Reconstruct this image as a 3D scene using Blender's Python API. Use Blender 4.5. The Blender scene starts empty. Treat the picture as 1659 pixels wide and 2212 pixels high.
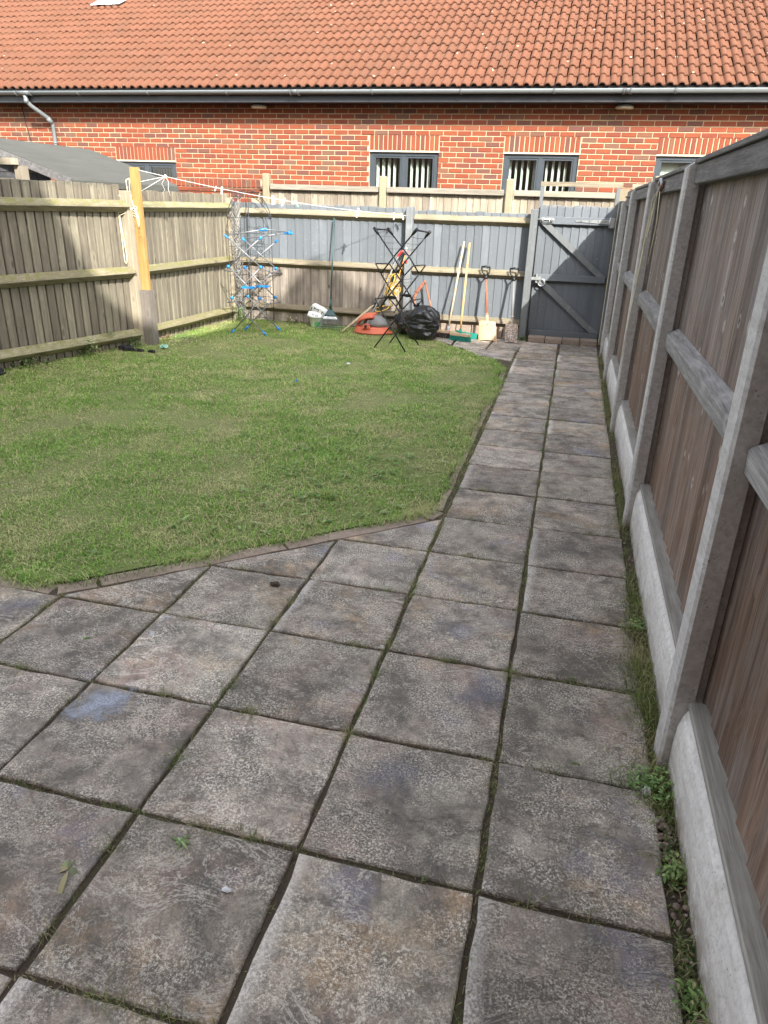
import bpy, math, random
import numpy as np
from mathutils import Vector, Matrix, noise as mnoise

random.seed(7)
RNG = np.random.default_rng(7)
S = bpy.context.scene
COL = S.collection
PI = math.pi

# ------------------------------------------------------------------ camera, sky, sun, exposure
CAM_H = 1.55
cam_d = bpy.data.cameras.new('camera')
cam = bpy.data.objects.new('camera', cam_d)
COL.objects.link(cam)
_r = Vector((0.96904433, 0.24522804, 0.02857086))
_d = Vector((0.12312863, -0.37973424, -0.9168649))
_f = Vector((-0.21399164, 0.89200063, -0.39817391))
cam.matrix_world = Matrix(((_r.x, -_d.x, -_f.x, 0), (_r.y, -_d.y, -_f.y, 0), (_r.z, -_d.z, -_f.z, CAM_H), (0, 0, 0, 1)))
cam_d.sensor_fit = 'VERTICAL'
cam_d.sensor_height = 24.0
cam_d.sensor_width = 18.0
cam_d.lens = 24.0 * 1533.0 / 2212.0
cam_d.clip_start = 0.05
cam_d.clip_end = 600
S.camera = cam

SUN_DIR = Vector((0.62, -1.0, 0.80)).normalized()
EL = math.asin(SUN_DIR.z)
AZ = math.atan2(SUN_DIR.x, SUN_DIR.y)
W = bpy.data.worlds.new('World')
S.world = W
W.use_nodes = True
wn = W.node_tree
for n in list(wn.nodes):
    wn.nodes.remove(n)
sky = wn.nodes.new('ShaderNodeTexSky')
sky.sky_type = 'NISHITA'
sky.sun_disc = False
sky.sun_elevation = EL
sky.sun_rotation = AZ
sky.air_density = 1.0
sky.dust_density = 2.5
sky.ozone_density = 0.2
bg = wn.nodes.new('ShaderNodeBackground')
bg.inputs[1].default_value = 0.15
wo = wn.nodes.new('ShaderNodeOutputWorld')
# thin high haze: the sky is whiter than clear air
hz = wn.nodes.new('ShaderNodeHueSaturation')
hz.inputs['Saturation'].default_value = 0.32
wn.links.new(sky.outputs[0], hz.inputs['Color'])
wn.links.new(hz.outputs[0], bg.inputs[0])
wn.links.new(bg.outputs[0], wo.inputs[0])

sun_d = bpy.data.lights.new('sun', 'SUN')
sun_d.energy = 2.5
sun_d.angle = math.radians(0.5)
sun_d.color = (1.0, 0.955, 0.885)
sun = bpy.data.objects.new('sun', sun_d)
COL.objects.link(sun)
sun.rotation_euler = SUN_DIR.to_track_quat('Z', 'Y').to_euler()
sun.location = SUN_DIR * 40

S.view_settings.view_transform = 'Standard'
S.view_settings.look = 'None'
S.view_settings.gamma = 1.0
S.view_settings.use_curve_mapping = False
S.view_settings.exposure = 1.9
S.render.engine = 'CYCLES'
S.cycles.use_denoising = True
S.cycles.max_bounces = 8
S.cycles.diffuse_bounces = 4
S.cycles.transparent_max_bounces = 12
S.cycles.caustics_reflective = False
S.cycles.caustics_refractive = False


# ------------------------------------------------------------------ mesh helpers
class MB:
    def __init__(s):
        s.v, s.f, s.mi, s.sm = [], [], [], []

    def add(s, v, f, mi=0, sm=False):
        b = len(s.v)
        s.v.extend([tuple(p) for p in v])
        for q in f:
            s.f.append(tuple(i + b for i in q))
            s.mi.append(mi)
            s.sm.append(sm)
        return s

    def box(s, x0, x1, y0, y1, z0, z1, mi=0, b=0.0):
        if b <= 0:
            v = [(x0, y0, z0), (x1, y0, z0), (x1, y1, z0), (x0, y1, z0), (x0, y0, z1), (x1, y0, z1), (x1, y1, z1), (x0, y1, z1)]
            return s.add(v, [(0, 3, 2, 1), (4, 5, 6, 7), (0, 1, 5, 4), (1, 2, 6, 5), (2, 3, 7, 6), (3, 0, 4, 7)], mi)
        return s.slabstack([(x0, x1, y0, y1)], z0, z1, b, mi)

    def slabstack(s, r, z0, z1, b, mi=0):
        x0, x1, y0, y1 = r[0]
        def ring(i, z):
            return [(x0 + i, y0 + i + b, z), (x0 + i + b, y0 + i, z), (x1 - i - b, y0 + i, z), (x1 - i, y0 + i + b, z),
                    (x1 - i, y1 - i - b, z), (x1 - i - b, y1 - i, z), (x0 + i + b, y1 - i, z), (x0 + i, y1 - i - b, z)]
        return s.loft([ring(b * .7, z0), ring(0, z0 + b), ring(0, z1 - b), ring(b * .7, z1)], True, mi)

    def loft(s, rings, caps=True, mi=0, sm=False, closed=True):
        n = len(rings[0])
        v = [p for r in rings for p in r]
        f = []
        for k in range(len(rings) - 1):
            for i in range(n if closed else n - 1):
                j = (i + 1) % n
                f.append((k * n + i, k * n + j, (k + 1) * n + j, (k + 1) * n + i))
        if caps:
            f.append(tuple(range(n - 1, -1, -1)))
            f.append(tuple((len(rings) - 1) * n + i for i in range(n)))
        return s.add(v, f, mi, sm)

    def tube(s, pts, r, n=6, mi=0, caps=True, sm=True):
        pts = [Vector(p) for p in pts]
        rr = r if isinstance(r, (list, tuple)) else [r] * len(pts)
        rings = []
        prev = None
        for i, p in enumerate(pts):
            if i == 0:
                t = pts[1] - p
            elif i == len(pts) - 1:
                t = p - pts[i - 1]
            else:
                t = (pts[i + 1] - p).normalized() + (p - pts[i - 1]).normalized()
            if t.length < 1e-9:
                t = Vector((0, 0, 1))
            t.normalize()
            if prev is None:
                a = Vector((0, 0, 1)) if abs(t.z) < .9 else Vector((1, 0, 0))
                u = t.cross(a).normalized()
            else:
                u = (prev - t * prev.dot(t))
                if u.length < 1e-6:
                    u = t.cross(Vector((0, 0, 1)))
                u.normalize()
            prev = u
            w = t.cross(u)
            rings.append([p + (u * math.cos(2 * PI * k / n) + w * math.sin(2 * PI * k / n)) * rr[i] for k in range(n)])
        return s.loft(rings, caps, mi, sm)

    def prism(s, poly, vec, mi=0):
        vec = Vector(vec)
        a = [Vector(p) for p in poly]
        b = [p + vec for p in a]
        return s.loft([a, b], True, mi)

    def bar(s, a, b, w, h, up=(0, 0, 1), mi=0):
        a, b = Vector(a), Vector(b)
        t = (b - a).normalized()
        x = t.cross(Vector(up)).normalized()
        y = x.cross(t)
        ring = lambda p: [p - x * w / 2 - y * h / 2, p + x * w / 2 - y * h / 2, p + x * w / 2 + y * h / 2, p - x * w / 2 + y * h / 2]
        return s.loft([ring(a), ring(b)], True, mi)

    def ell(s, rings, n=20, mi=0, sm=True, caps=True, jit=0.0):
        R = []
        for (cx, cy, cz, rx, ry) in rings:
            R.append([(cx + rx * math.cos(2 * PI * k / n), cy + ry * math.sin(2 * PI * k / n), cz) for k in range(n)])
        return s.loft(R, caps, mi, sm)

    def mesh(s, name, mats, off=(0, 0, 0)):
        m = bpy.data.meshes.new(name)
        o = Vector(off)
        m.from_pydata([(p[0] - o.x, p[1] - o.y, p[2] - o.z) for p in s.v], [], s.f)
        for k in (mats if isinstance(mats, (list, tuple)) else [mats]):
            m.materials.append(k)
        m.polygons.foreach_set('material_index', s.mi)
        m.polygons.foreach_set('use_smooth', s.sm)
        m.update()
        return m


def link(name, data, parent=None, loc=(0, 0, 0), rot=(0, 0, 0)):
    o = bpy.data.objects.new(name, data)
    COL.objects.link(o)
    o.location = loc
    o.rotation_euler = rot
    if parent is not None:
        o.parent = parent
    return o


ORG = {}


def thing(name, label, cat, loc=(0, 0, 0), group=None):
    o = link(name, None, None, loc)
    o.empty_display_size = .05
    o['label'] = label
    o['category'] = cat
    if group:
        o['group'] = group
    ORG[o.name] = Vector(loc)
    return o


def org(o):
    return ORG.get(o.name, Vector((0, 0, 0)))


def part(name, mb, mat, parent, pivot=None, label=None, kind=None):
    """mesh given in world coordinates; becomes a child of parent; origin at pivot (world) or parent's origin"""
    po = org(parent)
    pv = Vector(pivot) if pivot is not None else po
    o = link(name, mb.mesh(name, mat, pv), parent, pv - po)
    ORG[o.name] = pv
    if label:
        o['label'] = label
    if kind:
        o['kind'] = kind
    return o


def solo(name, mb, mat, label, cat, group=None, pivot=(0, 0, 0)):
    o = link(name, mb.mesh(name, mat, pivot), None, pivot)
    o['label'] = label
    o['category'] = cat
    if group:
        o['group'] = group
    ORG[o.name] = Vector(pivot)
    return o


def structure(name, mb, mat, pivot=(0, 0, 0)):
    o = link(name, mb.mesh(name, mat, pivot), None, pivot)
    o['kind'] = 'structure'
    ORG[o.name] = Vector(pivot)
    return o


def stuff(name, mb, mat, parent=None):
    po = org(parent) if parent is not None else Vector((0, 0, 0))
    o = link(name, mb.mesh(name, mat, po), parent, (0, 0, 0))
    o['kind'] = 'stuff'
    return o


def inst(name, mesh, parent, world, rot=(0, 0, 0)):
    o = bpy.data.objects.new(name, mesh)
    COL.objects.link(o)
    o.parent = parent
    o.location = Vector(world) - org(parent)
    o.rotation_euler = rot
    return o


def append_mesh(mb, mesh, world, rotz=0.0, rotx=0.0):
    M = Matrix.Translation(Vector(world)) @ Matrix.Rotation(rotz, 4, 'Z') @ Matrix.Rotation(rotx, 4, 'X')
    mb.add([M @ v.co for v in mesh.vertices], [tuple(p.vertices) for p in mesh.polygons])


# ------------------------------------------------------------------ material helpers
class NT:
    def __init__(s, name):
        s.m = bpy.data.materials.new(name)
        s.m.use_nodes = True
        s.t = s.m.node_tree
        s.t.nodes.clear()
        s.out = s.t.nodes.new('ShaderNodeOutputMaterial')
        s.b = s.t.nodes.new('ShaderNodeBsdfPrincipled')
        s.t.links.new(s.b.outputs[0], s.out.inputs[0])
        s._tc = s._oi = s._geo = None

    def set(s, node, i, v):
        if v is None:
            return
        if isinstance(v, bpy.types.NodeSocket):
            s.t.links.new(v, node.inputs[i])
        else:
            sock = node.inputs[i]
            if isinstance(v, (tuple, list)) and len(v) == 3 and sock.type == 'RGBA':
                v = (*v, 1)
            sock.default_value = v

    def n(s, t, **kw):
        nd = s.t.nodes.new(t)
        for k, v in kw.items():
            setattr(nd, k, v)
        return nd

    @property
    def obj(s):
        s._tc = s._tc or s.n('ShaderNodeTexCoord')
        return s._tc.outputs['Object']

    @property
    def rnd(s):
        s._oi = s._oi or s.n('ShaderNodeObjectInfo')
        return s._oi.outputs['Random']

    @property
    def geo(s):
        s._geo = s._geo or s.n('ShaderNodeNewGeometry')
        return s._geo.outputs

    def vm(s, op, a, b):
        nd = s.n('ShaderNodeVectorMath', operation=op)
        s.set(nd, 0, a)
        s.set(nd, 3 if op == 'SCALE' else 1, b)
        return nd.outputs[0]

    def mt(s, op, a, b=None, clamp=False):
        nd = s.n('ShaderNodeMath', operation=op, use_clamp=clamp)
        s.set(nd, 0, a)
        s.set(nd, 1, b)
        return nd.outputs[0]

    def noise(s, vec, sc, det=4, rough=.55, dist=0.0):
        nd = s.n('ShaderNodeTexNoise')
        s.set(nd, 'Vector', vec)
        s.set(nd, 'Scale', sc)
        s.set(nd, 'Detail', det)
        s.set(nd, 'Roughness', rough)
        s.set(nd, 'Distortion', dist)
        return nd.outputs[0]

    def vor(s, vec, sc, feat='F1', rnd=1.0):
        nd = s.n('ShaderNodeTexVoronoi', feature=feat)
        s.set(nd, 'Vector', vec)
        s.set(nd, 'Scale', sc)
        s.set(nd, 'Randomness', rnd)
        return nd.outputs[0]

    def ramp(s, fac, stops, interp='LINEAR'):
        nd = s.n('ShaderNodeValToRGB')
        cr = nd.color_ramp
        cr.interpolation = interp
        while len(cr.elements) < len(stops):
            cr.elements.new(.5)
        for e, (p, c) in zip(cr.elements, stops):
            e.position = p
            e.color = (c, c, c, 1) if isinstance(c, (int, float)) else (*c, 1)
        s.set(nd, 0, fac)
        return nd.outputs[0]

    def mix(s, fac, a, b, mode='MIX'):
        nd = s.n('ShaderNodeMix', data_type='RGBA', blend_type=mode)
        s.set(nd, 0, fac)
        for i, v in ((6, a), (7, b)):
            s.set(nd, i, v)
        return nd.outputs[2]

    def hsv(s, col, h=.5, sat=1.0, val=1.0):
        nd = s.n('ShaderNodeHueSaturation')
        s.set(nd, 'Hue', h)
        s.set(nd, 'Saturation', sat)
        s.set(nd, 'Value', val)
        s.set(nd, 'Color', col)
        return nd.outputs[0]

    def sep(s, v):
        nd = s.n('ShaderNodeSeparateXYZ')
        s.set(nd, 0, v)
        return nd.outputs

    def bump(s, h, strength=.5, dist=.01, prev=None):
        nd = s.n('ShaderNodeBump')
        s.set(nd, 'Strength', strength)
        s.set(nd, 'Distance', dist)
        s.set(nd, 'Height', h)
        if prev is not None:
            s.set(nd, 'Normal', prev)
        return nd.outputs[0]

    def rv(s):
        """object coordinates shifted per object"""
        nd = s.n('ShaderNodeCombineXYZ')
        s.set(nd, 0, s.mt('MULTIPLY', s.rnd, 37.0))
        s.set(nd, 1, s.mt('MULTIPLY', s.rnd, 91.0))
        s.set(nd, 2, s.mt('MULTIPLY', s.rnd, 53.0))
        return s.vm('ADD', s.obj, nd.outputs[0])

    def done(s, col=None, rough=.85, nrm=None, metal=None, spec=None):
        s.set(s.b, 'Base Color', col)
        s.set(s.b, 'Roughness', rough)
        s.set(s.b, 'Normal', nrm)
        s.set(s.b, 'Metallic', metal)
        s.set(s.b, 'Specular IOR Level', spec)
        return s.m


def plain(name, col, rough=.6, metal=0.0, var=.12, sc=18.0, spec=None, bump=0.0):
    t = NT(name)
    n = t.noise(t.obj, sc, 4)
    c = t.mix(n, tuple(max(0, x * (1 - var)) for x in col), tuple(min(1, x * (1 + var)) for x in col))
    return t.done(c, t.ramp(n, [(0.2, max(0, rough - .08)), (.8, min(1, rough + .08))]), t.bump(n, bump, .004) if bump else None, metal, spec)


def wood(name, c1, c2, c3, axis='z', knots=.5, var=.25, moss=0.0, ring=26.0, bump=.35, worn=None, fine=1.0):
    t = NT(name)
    v = t.rv()
    sc = {'z': (1, 1, .045), 'x': (.045, 1, 1), 'y': (1, .045, 1)}[axis]
    vs = t.vm('MULTIPLY', v, sc)
    wob = t.noise(v, 3.2, 2)
    wv = t.n('ShaderNodeCombineXYZ')
    t.set(wv, 0, t.mt('MULTIPLY', wob, .022)); t.set(wv, 1, t.mt('MULTIPLY', wob, .022)); t.set(wv, 2, t.mt('MULTIPLY', wob, .022))
    vs = t.vm('ADD', vs, wv.outputs[0])
    n1 = t.noise(vs, ring, 6, .62)
    n2 = t.noise(vs, ring * 5.5, 5, .65)
    n3 = t.noise(v, 2.6, 4, .6)
    base = t.ramp(n1, [(.28, c1), (.5, c2), (.72, c3)])
    base = t.mix(t.ramp(n3, [(.3, .0), (.75, .75)]), base, c1)
    base = t.mix(.55 * fine, base, t.ramp(n2, [(.3, .42), (.52, .98), (.75, 1.25)]), 'MULTIPLY')
    ks = {'z': (1, 1, .42), 'x': (.42, 1, 1), 'y': (1, .42, 1)}[axis]
    kd = t.vor(t.vm('MULTIPLY', v, ks), 6.5)
    if knots > 0:
        kmask = t.ramp(kd, [(.0, 1), (.07, .85), (.13, 0)])
        base = t.mix(t.mt('MULTIPLY', kmask, knots), base, tuple(x * .35 for x in c1))
        halo = t.ramp(kd, [(.1, 0), (.16, 1), (.24, 0)])
        base = t.mix(t.mt('MULTIPLY', halo, knots * .45), base, c3)
    base = t.hsv(base, t.mt('ADD', t.mt('MULTIPLY', t.rnd, .02), .49), 1.0,
                 t.mt('ADD', t.mt('MULTIPLY', t.rnd, var * 2), 1 - var))
    if moss > 0:
        up = t.sep(t.geo['Normal'])[2]
        mm = t.mt('MULTIPLY', t.ramp(up, [(.15, 0), (.6, 1)]), t.ramp(t.noise(v, 14, 5, .7), [(.38, 0), (.6, 1)]))
        base = t.mix(t.mt('MULTIPLY', mm, moss), base, (.19, .19, .06))
    if worn is not None:
        z0, colw = worn
        zz = t.sep(t.obj)[2]
        w = t.mt('MULTIPLY', t.ramp(t.mt('SUBTRACT', zz, z0), [(.0, 0), (.06, 1)]), t.ramp(t.noise(v, 30, 4), [(.4, 0), (.6, 1)]))
        base = t.mix(w, base, colw)
    h = t.mt('ADD', t.mt('MULTIPLY', n2, .5), n1)
    return t.done(base, .88, t.bump(h, bump, .006), spec=.25)


def painted(name, col, nat=None, zsplit=None, top=None, axis='z', scuff=.35):
    """grey fence paint, brushed over sawn boards; optional bare wood below zsplit (object z)"""
    t = NT(name)
    v = t.rv()
    sc = {'z': (1, 1, .05), 'x': (.05, 1, 1), 'y': (1, .05, 1)}[axis]
    vs = t.vm('MULTIPLY', v, sc)
    n1 = t.noise(vs, 34, 6, .65)
    n3 = t.noise(v, 4, 5, .6)
    pc = t.mix(n1, tuple(x * .8 for x in col), tuple(min(1, x * 1.22) for x in col))
    pc = t.mix(t.ramp(n3, [(.55, 0), (.8, scuff)]), pc, tuple(min(1, x * 1.7) for x in col))
    fl = t.mt('MULTIPLY', t.ramp(t.noise(v, 46, 3, .5), [(.68, 0), (.72, 1)]), .5)
    pc = t.mix(fl, pc, (.42, .40, .36))
    pc = t.hsv(pc, .5, 1.0, t.mt('ADD', t.mt('MULTIPLY', t.rnd, .25), .875))
    zz = t.sep(t.obj)[2]
    if nat:
        nb = t.ramp(n1, [(.3, nat[0]), (.5, nat[1]), (.7, nat[2])])
        nb = t.mix(t.mt('MULTIPLY', t.ramp(n3, [(.45, 0), (.7, 1)]), .6), nb, (.13, .11, .10))
        kd = t.vor(t.vm('MULTIPLY', v, (1, 1, .5)), 6.0)
        nb = t.mix(t.ramp(kd, [(.05, .9), (.11, 0)]), nb, (.05, .04, .035))
        nb = t.hsv(nb, .5, 1.0, t.mt('ADD', t.mt('MULTIPLY', t.rnd, .5), .75))
        pc = t.mix(t.mt('GREATER_THAN', zz, zsplit), nb, pc)
    if top:
        w = t.mt('MULTIPLY', t.ramp(t.mt('SUBTRACT', zz, top), [(.0, 0), (.07, 1)]), t.ramp(t.noise(v, 24, 5, .7), [(.42, 0), (.6, .85)]))
        pc = t.mix(w, pc, (.42, .39, .33))
    return t.done(pc, .78, t.bump(n1, .3, .005), spec=.3)


def concrete(name, col, pits=.5, streak=None, var=.15, sc=60, dirt=False):
    t = NT(name)
    v = t.rv()
    n1 = t.noise(v, 4, 5, .6)
    n2 = t.noise(v, sc, 5, .7)
    c = t.mix(n1, tuple(x * .78 for x in col), tuple(min(1, x * 1.12) for x in col))
    c = t.mix(.6, c, t.ramp(n2, [(.3, .55), (.5, 1.0), (.7, 1.18)]), 'MULTIPLY')
    pv = t.vor(v, 70)
    pm = t.mt('MULTIPLY', t.ramp(pv, [(.1, 1), (.22, 0)]), t.ramp(t.noise(v, 17, 2), [(.45, 0), (.6, pits)]))
    c = t.mix(pm, c, tuple(x * .4 for x in col))
    if streak:
        sn = t.noise(t.vm('MULTIPLY', v, (1, .12, 1)), 30, 5, .7)
        c = t.mix(t.ramp(sn, [(.42, 0), (.7, .6)]), c, streak)
    c = t.hsv(c, .5, 1, t.mt('ADD', t.mt('MULTIPLY', t.rnd, var * 2), 1 - var))
    if dirt:   # soil splash near the ground, green bloom in blotches
        wz = t.sep(t.geo['Position'])[2]
        sp_ = t.mt('MULTIPLY', t.ramp(wz, [(.0, 1), (.13, 0)]), t.ramp(t.noise(v, 9, 6, .75), [(.36, 0), (.60, .85)]))
        c = t.mix(sp_, c, (.17, .125, .085))
        gb_ = t.mt('MULTIPLY', t.ramp(t.noise(t.vm('ADD', v, (4, 2, 8)), 5, 6, .75), [(.54, 0), (.70, .5)]), t.ramp(wz, [(.05, 1), (.5, .25)]))
        c = t.mix(gb_, c, (.27, .27, .17))
    h = t.mt('SUBTRACT', n2, t.mt('MULTIPLY', pm, .8))
    return t.done(c, .9, t.bump(h, .5, .004), spec=.3)


# ------------------------------------------------------------------ materials
M = {}
M['left_board'] = wood('weathered_grey_boards', (.17, .15, .115), (.27, .24, .18), (.40, .355, .265), 'z', .6, .22, ring=30, worn=(1.60, (.14, .13, .10)))
M['left_rail'] = wood('mossy_rail', (.20, .17, .12), (.33, .29, .20), (.46, .41, .30), 'y', .2, .15, moss=.85)
M['rear_rail'] = wood('rail_bare_wood', (.16, .13, .095), (.27, .23, .17), (.38, .335, .26), 'x', .3, .15, moss=.25)
M['rear_bare'] = wood('bare_fence_wood', (.20, .165, .135), (.36, .30, .25), (.50, .44, .38), 'z', .6, .2)
NAT = ((.155, .13, .105), (.28, .24, .20), (.41, .365, .31))
GREY = (.142, .158, .174)
M['rear_paint'] = painted('grey_fence_paint', GREY, None, None, 1.345)
M['rear_two_tone'] = painted('grey_paint_over_bare_wood', GREY, NAT, .80, 1.49)
M['paint_x'] = painted('grey_paint_rail', GREY, axis='x', scuff=.8)
M['paint_post'] = painted('grey_paint_post', (.17, .182, .187), scuff=.9)
M['second_board'] = wood('pale_boards', (.20, .17, .125), (.31, .27, .21), (.46, .40, .32), 'z', .4, .25)
M['second_cap'] = wood('pale_cap_rail', (.22, .20, .155), (.31, .28, .225), (.41, .37, .31), 'x', .2, .1)
def right_wood():
    t = NT('rough_sawn_brown_boards')
    v = t.rv()
    zz = t.sep(t.obj)[2]
    vs = t.vm('MULTIPLY', v, (1, 1, .03))
    kd = t.vor(t.vm('MULTIPLY', v, (1, 1, .55)), 10.0)
    bend = t.ramp(kd, [(.0, .012), (.32, 0)])
    vs = t.vm('ADD', vs, bend)
    n1 = t.noise(vs, 36, 7, .66)
    n2 = t.noise(vs, 170, 4, .7)
    n3 = t.noise(v, 3.0, 5, .62)
    saw = t.noise(t.vm('MULTIPLY', v, (.25, 1, 1)), 120, 2, .5)
    brown = t.ramp(n1, [(.30, (.13, .08, .055)), (.46, (.25, .165, .12)), (.60, (.325, .235, .18)), (.74, (.47, .38, .31))])
    grey = t.ramp(n1, [(.30, (.14, .12, .112)), (.46, (.28, .25, .235)), (.60, (.365, .33, .31)), (.74, (.55, .51, .49))])
    gm = t.mt('ADD', t.ramp(zz, [(.45, 0), (1.1, .5)]), t.ramp(n3, [(.42, 0), (.66, .6)]), True)
    c = t.mix(gm, brown, grey)
    c = t.mix(.35, c, t.mix(gm, (.25, .17, .125), (.29, .26, .245)))
    c = t.mix(.75, c, t.ramp(n2, [(.34, .45), (.5, 1.0), (.68, 1.25)]), 'MULTIPLY')
    c = t.mix(t.ramp(t.noise(vs, 13, 3, .6), [(.60, 0), (.68, .6)]), c, (.11, .075, .055))
    c = t.mix(t.ramp(kd, [(.045, .95), (.072, .0)]), c, (.09, .06, .05))
    c = t.mix(t.ramp(kd, [(.06, 0), (.095, .8), (.16, 0)]), c, (.62, .57, .54))
    c = t.hsv(c, .5, 1.0, t.mt('ADD', t.mt('MULTIPLY', t.rnd, .45), .62))
    h = t.mt('ADD', t.mt('ADD', n1, t.mt('MULTIPLY', n2, .5)), t.mt('MULTIPLY', saw, .25))
    return t.done(c, .9, t.bump(h, .8, .006), spec=.2)
M['right_board'] = right_wood()
M['right_rail'] = wood('grey_rail', (.19, .18, .172), (.36, .35, .34), (.56, .55, .54), 'y', .7, .1, ring=44, bump=.7, fine=1.3)
M['right_cap'] = wood('grey_top_rail', (.12, .115, .112), (.22, .215, .21), (.36, .355, .35), 'y', .5, .1, ring=34, bump=.9, fine=1.3)
M['right_strip'] = wood('damp_grey_strip', (.25, .235, .21), (.38, .36, .33), (.52, .50, .46), 'y', .2, .1, moss=.12, ring=30, bump=.6)
M['conc_post'] = concrete('pale_concrete_post', (.60, .59, .575), 1.0, streak=(.36, .33, .31), var=.05, dirt=True)
M['agg_post'] = concrete('pebbly_concrete_post', (.29, .245, .165), .6, sc=90)
M['gravel_board'] = concrete('white_concrete_board', (.76, .74, .71), .8, streak=(.46, .42, .39), var=.03, dirt=True)
M['yellow_wood'] = wood('fresh_yellow_timber', (.34, .19, .06), (.44, .275, .105), (.52, .37, .18), 'z', .45, .03, ring=22, bump=.2)
M['grey_box_wood'] = wood('grey_painted_timber', (.17, .145, .125), (.22, .195, .17), (.27, .24, .215), 'z', .2, .08)
M['post_wood'] = wood('post_timber', (.30, .26, .19), (.41, .36, .27), (.50, .45, .35), 'z', .4, .1)
M['handle_wood'] = wood('worn_ash_handle', (.42, .33, .22), (.55, .45, .32), (.66, .56, .42), 'z', .1, .1)
M['yellow_handle'] = wood('varnished_handle', (.62, .40, .14), (.72, .50, .20), (.78, .58, .28), 'z', 0, .02, bump=.1)
M['red_wood'] = wood('red_brown_shaft', (.26, .09, .05), (.36, .14, .08), (.46, .24, .16), 'z', 0, .05, bump=.2)
M['felt'] = None
t = NT('green_grey_roof_felt')
v = t.obj
n = t.noise(v, 160, 4, .7)
n3 = t.noise(t.vm('MULTIPLY', v, (1, .2, 1)), 9, 5, .65)
c = t.mix(n3, (.050, .051, .044), (.120, .122, .106))
c = t.mix(.5, c, t.ramp(n, [(.35, .5), (.65, 1.3)]), 'MULTIPLY')
M['felt'] = t.done(c, .95, t.bump(n, .5, .004))
M['shed_wood'] = wood('dark_shed_boards', (.06, .06, .065), (.10, .10, .105), (.15, .15, .16), 'y', .2, .1)

# bricks
def brick_mat(name, stops, sat=1.0):
    t = NT(name)
    isl = t.geo['Random Per Island']
    r = t.mt('FRACT', t.mt('ADD', t.mt('MULTIPLY', t.rnd, 7.13), isl))
    nd = t.n('ShaderNodeCombineXYZ')
    t.set(nd, 0, t.mt('MULTIPLY', r, 41.0)); t.set(nd, 2, t.mt('MULTIPLY', r, 77.0))
    v = t.vm('ADD', t.obj, nd.outputs[0])
    c = t.ramp(r, stops)
    n1 = t.noise(v, 26, 5, .65)
    n2 = t.noise(v, 90, 4, .7)
    c = t.mix(t.ramp(n1, [(.35, .0), (.75, .55)]), c, (.17, .06, .04))
    c = t.mix(.45, c, t.ramp(n2, [(.3, .6), (.7, 1.25)]), 'MULTIPLY')
    gouge = t.noise(t.vm('MULTIPLY', v, (1, 1, 2.2)), 34, 3, .6, 1.5)
    return t.done(c, .9, t.bump(t.mt('ADD', gouge, t.mt('MULTIPLY', n2, .4)), .6, .006), spec=.25)


M['brick'] = brick_mat('red_brick', [(0, (.225, .058, .030)), (.25, (.28, .078, .036)), (.5, (.245, .060, .031)), (.68, (.205, .056, .036)), (.76, (.135, .068, .056)), (.85, (.175, .068, .045)), (.92, (.165, .10, .068)), (1, (.30, .088, .036))])
M['mortar'] = plain('sandy_mortar', (.47, .385, .25), .95, var=.2, sc=40, bump=.4)
M['lintel'] = plain('pale_lintel_edge', (.62, .55, .43), .7)
t = NT('terracotta_pantile')
isl = t.geo['Random Per Island']
r = t.mt('FRACT', t.mt('ADD', t.mt('MULTIPLY', t.rnd, 5.7), isl))
n1 = t.noise(t.geo['Position'], 3.0, 5, .6)
n2 = t.noise(t.geo['Position'], 70, 5, .75)
c = t.ramp(r, [(0, (.142, .059, .033)), (.4, (.152, .064, .036)), (.7, (.162, .068, .039)), (1, (.146, .061, .035))])
c = t.mix(t.ramp(n1, [(.4, 0), (.8, .5)]), c, (.118, .066, .042))
st_ = t.noise(t.vm('MULTIPLY', t.geo['Position'], (1, .15, .15)), 2.2, 5, .65)
c = t.mix(t.ramp(st_, [(.52, 0), (.74, .35)]), c, (.095, .056, .038))
c = t.mix(.5, c, t.ramp(n2, [(.32, .55), (.5, 1), (.7, 1.25)]), 'MULTIPLY')
sp = t.ramp(t.vor(t.geo['Position'], 3.1), [(.045, 1), (.06, 0)])
c = t.mix(sp, c, (.75, .68, .55))
M['tile'] = t.done(c, .85, t.bump(n2, .35, .004), spec=.3)
M['gutter'] = plain('grey_plastic_gutter', (.155, .172, .178), .45, var=.1, sc=5)
M['fascia'] = plain('charcoal_upvc', (.028, .031, .037), .42, var=.15, sc=4)
M['frame'] = plain('slate_grey_upvc', (.05, .062, .073), .4, var=.08, sc=6)
M['black'] = plain('black_plastic', (.012, .012, .013), .45)
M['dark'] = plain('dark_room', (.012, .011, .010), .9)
M['blind'] = plain('cream_vertical_blind', (.82, .81, .77), .8, var=.04)
t = NT('window_glass')
gl = t.n('ShaderNodeBsdfGlossy')
t.set(gl, 'Roughness', .03); t.set(gl, 'Color', (1, 1, 1))
tr = t.n('ShaderNodeBsdfTransparent')
t.set(tr, 'Color', (.86, .90, .88))
fr = t.n('ShaderNodeFresnel'); t.set(fr, 'IOR', 1.5)
mx = t.n('ShaderNodeMixShader')
lwt = t.n('ShaderNodeLayerWeight'); t.set(lwt, 'Blend', .5)
t.set(mx, 0, t.mt('ADD', t.mt('MULTIPLY', t.mt('POWER', lwt.outputs['Facing'], 4.0), .7), .06)); t.set(mx, 1, tr.outputs[0]); t.set(mx, 2, gl.outputs[0])
t.t.links.new(mx.outputs[0], t.out.inputs[0])
M['glass'] = t.m
M['white'] = plain('white_plastic', (.78, .78, .76), .5, var=.05)
M['cream'] = plain('cream_lamp_cover', (.66, .62, .48), .45, var=.06)
M['lead'] = plain('lead_flashing', (.52, .54, .56), .55, var=.25, sc=12)
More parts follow.
